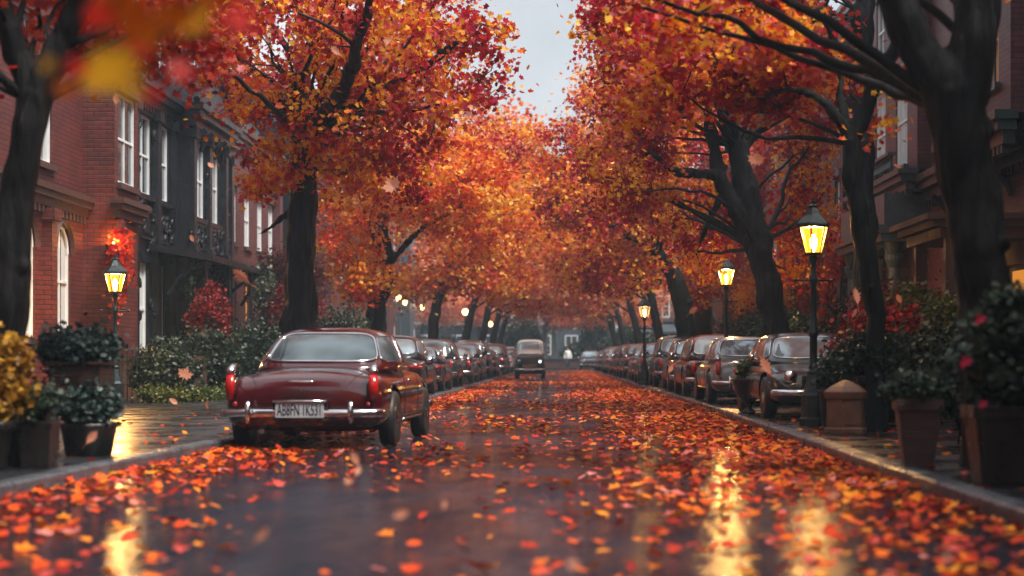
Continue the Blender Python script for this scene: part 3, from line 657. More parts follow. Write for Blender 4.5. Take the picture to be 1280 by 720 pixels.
# haze: the damp air of the street
hz = MB((0, 60, 0)); hz.box(-210, 210, -110, 420, -1.1, 19); ho = hz.build('haze', [])
hm = bpy.data.materials.new('damp air'); hm.use_nodes = True; t = hm.node_tree; t.nodes.clear()
pv = t.nodes.new('ShaderNodeVolumePrincipled'); pv.inputs['Color'].default_value = (.66, .84, 1, 1); pv.inputs['Density'].default_value = .0009; pv.inputs['Anisotropy'].default_value = 0
o_ = t.nodes.new('ShaderNodeOutputMaterial'); t.links.new(pv.outputs[0], o_.inputs['Volume']); ho.data.materials.append(hm); kind(ho, 'stuff')
# ------------------------------------------------------------------ trees
def smoothpath(pts, step=.35, wob=.0, r=None):
    """Catmull-Rom through (x, y, z, radius) points"""
    a = np.array(pts, float); a = np.vstack([2 * a[0] - a[1], a, 2 * a[-1] - a[-2]]); out = []
    for i in range(1, len(a) - 2):
        n = max(2, int(np.linalg.norm(a[i + 1, :3] - a[i, :3]) / step))
        for k in range(n):
            t = k / n; p = .5 * (2 * a[i] + (a[i + 1] - a[i - 1]) * t + (2 * a[i - 1] - 5 * a[i] + 4 * a[i + 1] - a[i + 2]) * t * t + (3 * a[i] - a[i - 1] - 3 * a[i + 1] + a[i + 2]) * t ** 3); out.append(p)
    out.append(a[-2]); out = np.array(out); out[:, 3] = np.maximum(out[:, 3], .006)
    if wob and r is not None: out[1:-1, :3] += r.normal(0, wob, (len(out) - 2, 3))
    return out
from mathutils import noise as mnoise
def organic(b, base, vox, amp):
    """weld crossing limbs into one skin and press bark ridges into it"""
    me = bpy.data.meshes.new('t'); me.from_pydata(b.v, [], b.f); o = bpy.data.objects.new('t', me); COL.objects.link(o)
    rm = o.modifiers.new('r', 'REMESH'); rm.mode = 'VOXEL'; rm.voxel_size = vox; rm.use_smooth_shade = True
    sm = o.modifiers.new('s', 'SMOOTH'); sm.iterations = 3; sm.factor = .5
    ev = bpy.data.meshes.new_from_object(o.evaluated_get(bpy.context.evaluated_depsgraph_get())); bpy.data.objects.remove(o)
    r = MB((0, 0, 0)); r.smooth = True; vs = []
    for v in ev.vertices:
        c = v.co; q = Vector((c.x * 7, c.y * 7, c.z * 1.6)); k = abs(mnoise.noise(q + Vector((base[0], base[1], 0)))) * 2 - .6 + .5 * mnoise.noise(q * 2.7); g_ = mnoise.noise(c * 1.7)
        vs.append(c + v.normal * (amp * k + amp * 1.2 * g_))
    r.add(vs, [tuple(p.vertices) for p in ev.polygons]); return r
def tree(name, label, base, limbs, regions, lm, bark, seed, per=60, size=(.10, .17), spread=(.34, .34, .2), group='street trees in autumn leaf', vox=0, sec=26, tpl=(TV, TF), tilt=.75, nodes_from=1, twig=.022, knobs=True):
    """limbs: lists of (x, y, z, r) in place; regions: (centre, radii, clumps) that the crown fills; twigs grow to every clump"""
    r = np.random.default_rng(seed); root = thing(name, label, 'tree', base, 0, group); b = MB(base); b.smooth = True
    nodes = []
    for li, L in enumerate(limbs):
        p = smoothpath(L, .3, .012 if li else .02, r); rad = p[:, 3] * (1 + r.normal(0, .05, len(p)))
        if li == 0:
            h = p[:, 2] - base[2]; rad = rad * (1 + .75 * np.exp(-np.maximum(h, 0) / .22))
        if li == 0: e = p[-1, :3] + (p[-1, :3] - p[-2, :3]) * .35; p = np.vstack([p, [*e, p[-1, 3]]]); rad = np.append(rad, rad[-1] * .55); p = np.vstack([p, [*(e + (e - p[-2, :3]) * .3), .01]]); rad = np.append(rad, .02)
        b.tube([tuple(q) for q in p[:, :3]], list(rad), 14 if p[0, 3] > .1 else 8)
        if li >= nodes_from: nodes.append(p)
        elif len(limbs) <= nodes_from: nodes.append(p[len(p) // 2:])
        if knobs and li == 0:
            for k in range(3):
                i = r.integers(len(p) // 4, len(p) - 2); a = r.uniform(0, 6.28); d = np.array([math.cos(a), math.sin(a), .3]); q = p[i, :3]; rr = rad[i]
                b.tube([tuple(q), tuple(q + d * rr * 1.0), tuple(q + d * rr * 1.25)], [rr * .5, rr * .42, rr * .2], 7)
    nodes = np.vstack(nodes)
    if vox: b = organic(b, base, vox, .034 if vox > .026 else .024)
    b.org = Vector((0, 0, 0)); b.v = [tuple(Vector(v) + (Vector(base) if not vox else Vector(base))) for v in b.v]
    b.org = Vector((0, 0, 0))
    cl = np.vstack([in_ellipsoid(n, c, rd, r) for c, rd, n in regions])
    for i in r.choice(len(cl), min(len(cl), sec), replace=False):      # boughs that carry the twigs
        c = cl[i]; dd = np.linalg.norm(nodes[:, :3] - c, axis=1) - 2.5 * nodes[:, 3] * 8; j = int(dd.argmin()); s = nodes[j]; L = np.linalg.norm(c - s[:3])
        if L < .6 or L > 5.5: continue
        r0 = min(s[3] * .4, .012 + .013 * L); n = max(5, int(L / .25)); t = np.linspace(0, 1, n)[:, None]; mid = (s[:3] + c) / 2 + r.normal(0, .13 * L, 3) + np.array([0, 0, .08 * L])
        q = (1 - t) ** 2 * s[:3] + 2 * t * (1 - t) * mid + t * t * c; w_ = np.cumsum(r.normal(0, .05, (n, 3)), 0); q += w_ * np.sin(t * math.pi)
        rr = r0 * (1 - .75 * t[:, 0]); b.tube([tuple(x) for x in q], list(rr), 6); nodes = np.vstack([nodes, np.hstack([q[1:], rr[1:, None]])])
    d0 = np.linalg.norm(cl[:, None, :] - nodes[None, :, :3], axis=2).min(1); order = np.argsort(d0)
    for i in order:
        c = cl[i]; dd = np.linalg.norm(nodes[:, :3] - c, axis=1) + np.maximum(0, nodes[:, 2] - c[2]) * .35; j = int(dd.argmin()); s = nodes[j]; L = np.linalg.norm(c - s[:3])
        if L < .1: continue
        r0 = min(s[3] * .7, twig * (.5 + .45 * L)); n = max(3, int(L / .4) + 1); t = np.linspace(0, 1, n)[:, None]
        mid = (s[:3] + c) / 2 + r.normal(0, .1 * L, 3) + np.array([0, 0, .1 * L])
        q = (1 - t) ** 2 * s[:3] + 2 * t * (1 - t) * mid + t * t * c; q[1:-1] += r.normal(0, .03 * L / n + .012, (n - 2, 3))
        rr = r0 * (1 - t[:, 0]) + .006; b.tube([tuple(x) for x in q], list(rr), 5); nodes = np.vstack([nodes, np.hstack([q[1:], rr[1:, None]])])
    b.v = [(x - base[0], y - base[1], z - base[2]) for x, y, z in b.v]; b.build('trunk', bark, root, smooth=True)
    le = around(cl, per, spread, r)
    leaves('crown', le, size, tilt, lm, root, tpl, seed, base)
    return root
def PR(px, py, d, r): v = P(px, py, d); return (v.x, v.y, v.z, r)
def base_at(x, d): return (x, d, .11)
def ell(px, py, d, wpx, hpx, wd, n):   # crown region centred on a photo pixel at depth d: half width / height in px, half depth in metres
    return (tuple(P(px, py, d)), (wpx * d / FPX, wd, hpx * d / FPX), n)

# near left: dark leaning trunk forking high up
d = 16
tree('street_tree', 'dark leaning nearest tree on the left, forked above the yellow flower pot', base_at(-5.05, d),
     [[(-5.1, d, -.1, .20), PR(10, 430, d, .18), PR(14, 300, d, .175), PR(36, 200, d, .15), PR(44, 120, d, .15)],
      [PR(44, 130, d, .14), PR(62, 70, d, .12), PR(95, 5, d, .10), PR(140, -120, d - .3, .07)],
      [PR(42, 130, d, .13), PR(22, 70, d, .12), PR(2, 0, d, .10), PR(-40, -120, d + .4, .07)],
      [PR(70, 55, d, .05), PR(130, 40, d + .8, .035), PR(200, -10, d + 1.5, .02)]],
     [ell(190, -60, d + 1.5, 170, 80, 1.6, 46), ell(110, 25, d + 1.2, 60, 55, 1.0, 16), ell(215, 50, d + 2.2, 50, 45, 1, 22), ell(-60, -110, d, 200, 90, 1.8, 50), ell(-120, 40, d, 80, 100, 1, 14)], M['leaf_red'], M['bark'], 11, 40, (.07, .13), (.26, .26, .16), vox=.022)
# main left tree in the front of the rows
d = 30
tree('street_tree', 'tall left tree with thick ridged dark trunk directly behind the maroon car', base_at(-4.43, d),
     [[(-4.45, d, -.1, .30), PR(375, 470, d, .28), PR(374, 380, d, .265), PR(377, 300, d, .255), PR(381, 220, d, .24), PR(384, 165, d, .23)],
      [PR(384, 175, d, .2), PR(405, 155, d, .16), PR(445, 143, d - .3, .11), PR(470, 118, d - .8, .09), PR(505, 98, d - 1.2, .07), PR(550, 70, d - 1.6, .05), PR(600, 30, d - 2, .03)],
      [PR(383, 175, d, .2), PR(376, 110, d + .3, .17), PR(395, 50, d + .5, .14), PR(430, -40, d + .6, .10), PR(470, -160, d + .6, .06)],
      [PR(381, 185, d, .17), PR(350, 130, d + .3, .13), PR(310, 80, d + .6, .09), PR(270, 55, d + .8, .05), PR(235, 50, d + .9, .03)],
      [PR(376, 250, d, .07), PR(355, 270, d, .05), PR(330, 290, d - .2, .025), PR(318, 296, d - .3, .015)],
      [PR(384, 165, d, .15), PR(430, 110, d - 2, .11), PR(450, 40, d - 3, .08), PR(480, -60, d - 4, .05)],
      [PR(380, 190, d, .1), PR(430, 205, d + 1.2, .06), PR(480, 215, d + 2, .04), PR(540, 230, d + 2.6, .02)]],
     [ell(350, 40, d, 112, 85, 2.4, 84), ell(460, 20, d - 1, 125, 100, 2.6, 92), ell(555, 85, d - 1.5, 78, 80, 2.0, 38), ell(600, 30, d - 2, 40, 40, 1.2, 7), ell(440, 160, d - .5, 130, 60, 2.2, 64), ell(305, 110, d + .5, 55, 45, 1.2, 24),
      ell(345, 205, d, 45, 40, 1.0, 18), ell(470, 215, d + 1.5, 80, 45, 1.2, 34), ell(390, -160, d, 300, 110, 3.2, 110), ell(275, 5, d - 4, 70, 45, 1.8, 24), ell(325, 235, d - .3, 20, 12, .3, 6)],
     M['leaf_mix'], M['bark_grey'], 12, 40, (.07, .135), (.20, .20, .12), tilt=.95, vox=.028, sec=44)
# twin trunks further on the left
d = 56
tree('street_tree', 'upright thick dark trunk, second left tree back, behind the first black saloon', base_at(-5.8, d),
     [[(-5.85, d, -.1, .36), PR(468, 440, d, .34), PR(470, 380, d, .32), PR(472, 300, d, .28), PR(480, 230, d, .24), PR(488, 170, d, .18)],
      [PR(487, 180, d, .14), PR(520, 130, d, .1), PR(560, 80, d, .06)], [PR(486, 190, d, .14), PR(450, 130, d, .1), PR(420, 90, d, .06)], [PR(480, 230, d, .1), PR(530, 215, d - 1, .07), PR(590, 200, d - 2, .04)]],
     [ell(500, 130, d, 120, 80, 3, 130), ell(585, 200, d - 1, 70, 60, 2.4, 60), ell(430, 200, d, 60, 60, 2, 50), ell(490, 20, d, 120, 60, 3, 80)], M['leaf_mix'], M['bark'], 13, 36, (.10, .17), (.29, .29, .17), vox=.05)
d = 47
tree('street_tree', 'slender left tree bowing right with a low fork, beside the thick upright trunk', base_at(-4.95, d),
     [[(-4.95, d, -.1, .17), PR(468, 440, d, .17), PR(472, 400, d, .16), PR(484, 355, d, .15), PR(490, 322, d, .13)],
      [PR(490, 326, d, .10), PR(482, 290, d, .085), PR(472, 240, d, .06), PR(468, 180, d, .04)],
      [PR(490, 324, d, .11), PR(510, 302, d, .09), PR(535, 280, d - .3, .07), PR(570, 262, d - .6, .05), PR(610, 225, d - 1, .03)],
      [PR(535, 280, d - .3, .05), PR(548, 240, d, .035), PR(552, 200, d, .02)], [PR(482, 290, d, .04), PR(455, 265, d, .03), PR(425, 245, d, .015)]],
     [ell(440, 300, d, 48, 62, 1.5, 70), ell(455, 350, d - .4, 35, 24, .8, 26), ell(560, 230, d - .5, 75, 60, 1.7, 92), ell(500, 215, d, 90, 60, 1.8, 85), ell(620, 235, d - 1, 50, 50, 1.6, 40), ell(590, 300, d + 1, 50, 28, 1.2, 26)],
     M['leaf_orange'], M['bark'], 14, 36, (.09, .155), (.24, .24, .14), vox=.03)
d = 68
tree('street_tree', 'slim left tree leaning towards the road where the row begins to fade', base_at(-5.0, d),
     [[(-5.1, d, -.1, .24), PR(540, 425, d, .21), PR(546, 380, d, .2), PR(556, 345, d, .19), PR(563, 322, d, .17), PR(572, 280, d, .14)],
      [PR(563, 325, d, .09), PR(580, 318, d, .07), PR(600, 310, d, .04)], [PR(572, 285, d, .1), PR(600, 240, d, .07), PR(630, 210, d, .04)], [PR(571, 285, d, .1), PR(560, 240, d, .07), PR(550, 190, d, .04)]],
     [ell(570, 270, d, 90, 60, 2.6, 120), ell(530, 350, d, 50, 26, 1.6, 40), ell(600, 345, d, 60, 28, 2, 60), ell(640, 265, d, 50, 60, 2.2, 60), ell(628, 175, d, 50, 45, 2.2, 46)], M['leaf_orange'], M['bark_far'], 15, 40, (.12, .21), (.45, .45, .25))

# right, nearest: the huge dark trunk
d = 15.5
tree('street_tree', 'huge dark blurred nearest right trunk splitting into two heavy limbs', base_at(3.95, d),
     [[(4.0, d, -.1, .30), PR(1240, 500, d, .27), PR(1232, 380, d, .25), PR(1218, 260, d, .25), PR(1200, 170, d, .25), PR(1188, 110, d, .26)],
      [PR(1190, 130, d, .22), PR(1150, 60, d, .19), PR(1112, -10, d, .17), PR(1060, -110, d + .2, .12), PR(980, -200, d + .6, .08)],
      [PR(1195, 140, d, .23), PR(1215, 60, d, .22), PR(1222, -20, d, .2), PR(1250, -160, d, .14)],
      [PR(1090, -60, d, .08), PR(1000, -70, d + 1.0, .06), PR(920, -50, d + 1.5, .04), PR(850, -30, d + 2, .02)]],
     [ell(900, -70, d + 1.8, 180, 70, 1.4, 52), ell(1080, -120, d + 1, 150, 60, 1.6, 30), ell(1260, -110, d, 160, 60, 1.6, 30), ell(860, 20, d + 3.0, 110, 30, 1.0, 16)], M['leaf_mix'], M['bark'], 21, 30, (.075, .13), (.2, .2, .12), vox=.025, sec=9)
# right, second: dark sinuous tree by the lamp
d = 23
tree('street_tree', 'dark sinuous right tree forking beside the nearest lit lamp', base_at(4.1, d),
     [[(4.1, d, -.1, .16), PR(1094, 440, d, .135), PR(1090, 360, d, .13), PR(1078, 280, d, .125), PR(1066, 220, d, .12), PR(1064, 175, d, .12)],
      [PR(1064, 185, d, .10), PR(1048, 148, d, .08), PR(1020, 120, d, .065), PR(985, 112, d + .3, .05), PR(950, 125, d + .6, .03)],
      [PR(1064, 180, d, .11), PR(1080, 135, d, .10), PR(1105, 85, d - .2, .09), PR(1128, 45, d - .4, .09), PR(1150, -40, d - .6, .06)],
      [PR(1048, 80, d + .5, .05), PR(1050, 120, d + .3, .06), PR(1062, 165, d, .07)],
      [PR(1085, 60, d + .5, .06), PR(1045, 55, d + .4, .075), PR(1030, 15, d + .5, .07), PR(960, 8, d + .8, .06), PR(880, -20, d + 1, .04)],
      [PR(1030, 18, d + .5, .05), PR(1005, 30, d + .6, .045), PR(955, 60, d + .8, .035), PR(900, 72, d + 1, .02)],
      [PR(1105, 85, d - .2, .09), PR(1092, 68, d + .2, .07), PR(1078, 58, d + .5, .06)]],
     [ell(900, 60, d + 1, 130, 70, 1.6, 80), ell(840, 120, d + 1.5, 80, 45, 1.2, 30), ell(970, 80, d + 1, 60, 60, 1.0, 34), ell(950, 120, d + 1, 45, 18, .6, 8), ell(1030, 90, d + 1, 40, 50, .8, 14), ell(1135, 100, d, 14, 26, .3, 6),
      ell(1100, 155, d, 12, 14, .3, 2), ell(980, -70, d + 1, 200, 60, 1.6, 40), ell(780, 40, d + 3, 70, 60, 1.5, 30)], M['leaf_mix'], M['bark'], 22, 36, (.07, .13), (.19, .19, .11), vox=.02, sec=20)
d = 33
tree('street_tree', 'straight grey barked right tree rising behind the sinuous dark one', base_at(5.75, d),
     [[(5.75, d, -.1, .30), PR(1086, 440, d, .24), PR(1082, 300, d, .22), PR(1078, 150, d, .2), PR(1080, 0, d, .18), PR(1084, -150, d, .12)],
      [PR(1078, 120, d, .08), PR(1040, 80, d, .06), PR(1000, 60, d, .04)], [PR(1080, 20, d, .1), PR(1120, -60, d, .06), PR(1160, -120, d, .03)]],
     [ell(1060, -130, d, 160, 60, 2.4, 70), ell(1005, 40, d, 55, 60, 1.4, 34)], M['leaf_red'], M['bark_grey'], 23, 50, (.10, .16), (.30, .30, .2), vox=.03)
# right, the great leaning double trunk
d = 37
tree('street_tree', 'great leaning right tree with a grey double trunk between the parked cars', base_at(4.55, d),
     [[(4.62, d, -.1, .36), PR(974, 440, d, .31), PR(964, 380, d, .29), PR(948, 300, d, .27), PR(932, 240, d, .26), PR(920, 180, d, .23)],
      [PR(946, 310, d, .24), PR(922, 265, d - .1, .19), PR(902, 225, d - .2, .16), PR(893, 190, d - .2, .14), PR(880, 120, d - .3, .1), PR(850, 40, d - .5, .06)],
      [PR(900, 222, d - .2, .12), PR(878, 217, d - .4, .10), PR(852, 216, d - .8, .09), PR(833, 206, d - 1.2, .07), PR(800, 180, d - 1.6, .04)],
      [PR(920, 185, d, .2), PR(905, 130, d, .16), PR(915, 60, d, .12), PR(900, -40, d, .09), PR(880, -140, d, .05)],
      [PR(922, 190, d, .16), PR(960, 145, d + .2, .12), PR(1000, 110, d + .4, .09), PR(1050, 70, d + .6, .05)],
      [PR(905, 240, d, .09), PR(880, 290, d + .6, .05), PR(870, 320, d + .8, .02)],
      [PR(915, 90, d, .1), PR(860, 50, d - .5, .08), PR(800, 20, d - 1, .05), PR(740, 0, d - 1.4, .03)]],
     [ell(850, 40, d - .5, 110, 90, 2.6, 120), ell(806, 95, d - 1, 64, 95, 2.4, 74), ell(930, 60, d + 1, 120, 90, 2.4, 90), ell(785, 215, d - .3, 65, 55, 1.8, 60), ell(875, 285, d + 2.4, 50, 60, .9, 44), ell(1005, 190, d + 2.6, 45, 90, 1.0, 50),
      ell(910, -120, d, 210, 80, 3, 80), ell(1000, 300, d + 2.8, 36, 60, .9, 34), ell(778, 60, d - 1, 28, 80, 1.5, 20)], M['leaf_mix'], M['bark_grey'], 24, 40, (.075, .14), (.21, .21, .12), tilt=.95, vox=.03, sec=44)
d = 57
tree('street_tree', 'curved slender right tree reaching a long bare limb over the road', base_at(4.05, d),
     [[(4.15, d, -.1, .36), PR(858, 430, d, .31), PR(853, 380, d, .29), PR(845, 350, d, .27), PR(830, 330, d, .26), PR(820, 315, d, .24)],
      [PR(821, 318, d, .18), PR(800, 302, d - .4, .13), PR(780, 292, d - .8, .11), PR(750, 275, d - 1.2, .09), PR(735, 262, d - 1.5, .07), PR(728, 235, d - 1.6, .04)],
      [PR(820, 318, d, .18), PR(824, 295, d, .15), PR(829, 270, d, .13), PR(836, 220, d, .1), PR(840, 150, d, .06)],
      [PR(826, 352, d, .09), PR(805, 349, d - .5, .07), PR(785, 355, d - 1, .03)], [PR(800, 302, d - .4, .06), PR(796, 280, d, .05), PR(792, 240, d, .03)]],
     [ell(770, 250, d - 1, 90, 65, 2.6, 130), ell(840, 180, d, 80, 60, 2.4, 90), ell(830, 290, d + 1, 60, 60, 2, 70), ell(705, 240, d - 1.6, 45, 50, 2.0, 60), ell(700, 185, d - 1, 45, 30, 2.0, 30), ell(760, 340, d, 70, 30, 2, 64), ell(880, 340, d + 1, 40, 40, 1.5, 34), ell(760, 130, d, 60, 60, 2.2, 60)],
     M['leaf_mix'], M['bark'], 25, 36, (.10, .17), (.29, .29, .17), vox=.04)
d = 62
tree('street_tree', 'dark straight trunk just right of the curved slender right tree', base_at(5.1, d),
     [[(5.1, d, -.1, .34), PR(879, 430, d, .31), PR(878, 370, d, .29), PR(876, 320, d, .26), PR(880, 250, d, .2)], [PR(880, 260, d, .12), PR(910, 200, d, .08), PR(930, 150, d, .04)], [PR(879, 270, d, .12), PR(850, 220, d, .08), PR(840, 160, d, .04)]],
     [ell(900, 200, d, 90, 70, 2.6, 90), ell(860, 120, d, 120, 60, 2.8, 90), ell(905, 330, d, 45, 40, 1.6, 40)], M['leaf_red'], M['bark'], 26, 40, (.12, .2), (.45, .45, .25))

# the far rows: three grown trees, then copies of them
def far_proto(seed, lm, label, x, d, over):
    s = 1 if x < 0 else -1; b = base_at(x, d); z = .11
    def q(dx, dy, dz, r): return (x + s * dx, d + dy, z + dz, r * .8)
    return tree('street_tree', label, b,
        [[q(0, 0, -.2, .3), q(.05, 0, 1.2, .26), q(.25, .1, 2.6, .24), q(.7, .1, 4.2, .2)],
         [q(.7, .1, 4.0, .16), q(1.8, -.5, 5.4, .12), q(over * .7, -.8, 6.3, .09), q(over, -1, 6.8, .05)], [q(.6, 0, 3.8, .16), q(0, .6, 5.8, .12), q(-.6, .8, 8, .07), q(-.8, 1, 10, .04)],
         [q(.7, 0, 4.2, .15), q(1.2, .6, 6.5, .12), q(1.8, .8, 9, .07), q(2.2, .8, 11, .04)], [q(.4, 0, 3.2, .07), q(1.6, .2, 3.9, .05), q(3, .3, 4.3, .03)]],
        [(q(1.6, 0, 7.6, 0)[:3], (3.6, 3.4, 2.8), 150), (q(over * .8, -.6, 5.8, 0)[:3], (2.2, 2.8, 1.7), 90), (q(1.2, .4, 10.4, 0)[:3], (2.6, 2.6, 1.6), 70), (q(2.2, 0, 4.4, 0)[:3], (2.2, 2.4, .7), 40)],
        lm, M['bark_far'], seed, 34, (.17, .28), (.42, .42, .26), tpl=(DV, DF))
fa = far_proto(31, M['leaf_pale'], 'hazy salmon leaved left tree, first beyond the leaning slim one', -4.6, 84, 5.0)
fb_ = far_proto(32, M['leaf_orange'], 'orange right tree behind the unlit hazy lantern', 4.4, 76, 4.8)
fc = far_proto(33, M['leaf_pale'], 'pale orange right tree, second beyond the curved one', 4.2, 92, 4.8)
for src, x, d, rz, sc_, lb in ((fb_, -4.4, 97, 180, 1.0, 'hazy orange left tree beside the far globe lamp'), (fc, -4.3, 110, 180, 1.03, 'pale hazy left tree behind the far globe lamp'), (fa, -4.3, 123, 0, 1.0, 'last left tree before the far crossing, low orange crown'),
                              (fa, 4.0, 107, 180, 1.0, 'salmon right tree above the far row of cars'), (fb_, 3.9, 120, 0, 1.02, 'orange right tree near the person in white'), (fc, 4.2, 131, 0, 1.05, 'last right tree at the far crossing'),
                              (fa, -1.6, 150, 30, .95, 'bare blue trunk straight ahead behind the low wall'), (fb_, 2.9, 154, 250, .95, 'far tree beside the pale columns, right of straight ahead'), (fc, -6.8, 152, 80, .98, 'far tree left of the straight ahead trunk'), (fa, 8.5, 151, 200, .95, 'far tree right of the pale columns'),
                              (fc, -12.5, 156, 140, 1, 'far tree at the left end of the low wall'), (fb_, 14, 152, 100, 1, 'far tree before the brown brick end house')):
    c = copy_tree(src); c.location = (x, d, .11); c.rotation_euler = (0, 0, R(rz)); c.scale = (sc_,) * 3; c['label'] = lb

for i, (src, x, d, rz, lb) in enumerate(((fa, -5.4, -3.5, 20, 'tree beside the camera on the left'), (fb_, 5.2, -3.5, 10, 'tree beside the camera on the right'), (fc, -4.9, -12, 200, 'first tree behind the camera on the left'), (fa, 4.6, -13, 160, 'first tree behind the camera on the right'),
                              (fb_, -4.9, -22, 190, 'second tree behind the camera on the left'), (fc, 4.6, -23, 20, 'second tree behind the camera on the right'), (fa, -4.9, -30, 10, 'third tree behind the camera on the left'), (fb_, 4.6, -31, 10, 'third tree behind the camera on the right'))):
    c = copy_tree(src); c.location = (x, d, .11); c.rotation_euler = (0, 0, R(rz)); c['label'] = lb
# a spray of big maple leaves close above the camera's left
MAPLE = [(0, -.5), (.04, -.22), (.30, -.36), (.26, -.22), (.48, -.12), (.40, -.03), (.56, .22), (.36, .18), (.34, .30), (.20, .12), (.17, .38), (.09, .34), (0, .62)]
MAPLE = MAPLE + [(-x, y) for x, y in reversed(MAPLE[1:-1])]
OAK = [(0, -.62), (.03, -.4), (.12, -.34), (.08, -.26), (.22, -.2), (.18, -.08), (.30, .02), (.17, .08), (.30, .26), (.14, .24), (.16, .42), (.05, .40), (0, .6)]
OAK = OAK + [(-x, y) for x, y in reversed(OAK[1:-1])]
OVAL = [(0, -.55), (.03, -.4), (.16, -.28), (.26, -.05), (.24, .18), (.12, .4), (0, .52)]
OVAL = OVAL + [(-x, y) for x, y in reversed(OVAL[1:-1])]
def bigleaf(mb, outline, c, size, rot, curl=.15):
    """one thin folded blade with a stalk"""
    vs = []; n = len(outline)
    for (x, y) in outline: vs.append((x, y, curl * (abs(x) ** 1.3) + curl * .6 * y * y))
    vs.append((0, 0, 0)); k = 8 * size
    pts = [Vector(c) + rot @ (Vector(v) * size) for v in vs]
    mb.add(pts, [(i, (i + 1) % n, n) for i in range(n)])
    s0 = Vector((0, outline[0][1], .0)); mb.tube([Vector(c) + rot @ (Vector((0, outline[0][1] + .02, curl * .2)) * size), Vector(c) + rot @ (Vector((.03, outline[0][1] - .28, -.02)) * size)], size * .012, 4)
def erot(r, flat=1.0): return Matrix.Rotation(r.uniform(0, 6.28), 3, 'Z') @ Matrix.Rotation(r.gauss(0, flat), 3, 'X') @ Matrix.Rotation(r.gauss(0, flat), 3, 'Y')
spr = thing('maple_spray', 'blurred spray of yellow and red maple leaves hanging into the top left corner', 'branch', tuple(P(150, -260, 3.6)))
tb = MB(spr.location); tb.smooth = True
def tb_add(pts, r): tb.tube([tuple(P(*p)) for p in pts], r, 6)
tb_add([(520, -900, 4.2), (330, -420, 3.8), (180, -120, 3.6), (140, 20, 3.6)], [.03, .02, .012, .005]); tb_add([(240, -240, 3.7), (230, -80, 3.7), (215, 20, 3.7)], [.01, .007, .004]); tb_add([(180, -120, 3.6), (100, -40, 3.5), (85, 20, 3.5)], [.008, .006, .003])
tb.build('twig', M['bark'], spr)
cols = {'y': leafmat('amber leaf', [(0, (.75, .36, .015)), (1, (.9, .5, .03))], .5, 9, .6), 'r': leafmat('scarlet leaf', [(0, (.7, .012, .015)), (1, (.8, .05, .03))], .5, 9, .6), 'o': leafmat('rust leaf', [(0, (.55, .07, .01)), (1, (.7, .2, .015))], .5, 9, .6)}
for k_, px, py, d, s in (('y', 140, 82, 3.6, .115), ('y', 120, 100, 3.7, .07), ('y', 165, 110, 3.55, .065), ('r', 98, 84, 3.7, .055), ('r', 192, 116, 3.65, .05), ('r', 226, 88, 3.7, .055), ('o', 82, 110, 3.8, .05), ('o', 178, 32, 3.6, .13), ('r', 130, 12, 3.7, .10), ('o', 220, 20, 3.7, .09), ('y', 245, 25, 3.9, .08), ('r', 300, 25, 3.8, .07), ('o', 150, -10, 3.6, .10), ('y', 60, 80, 3.9, .04), ('r', 180, 60, 3.8, .06), ('o', 262, -6, 3.8, .08)):
    lb = MB(spr.location); bigleaf(lb, MAPLE, P(px, py, d), s, Matrix.Rotation(random.uniform(-.6, .6), 3, 'Z') @ Matrix.Rotation(R(random.uniform(60, 115)), 3, 'X') @ Matrix.Rotation(random.uniform(2.4, 3.9), 3, 'Z')); lb.build('leaf', cols[k_], spr)
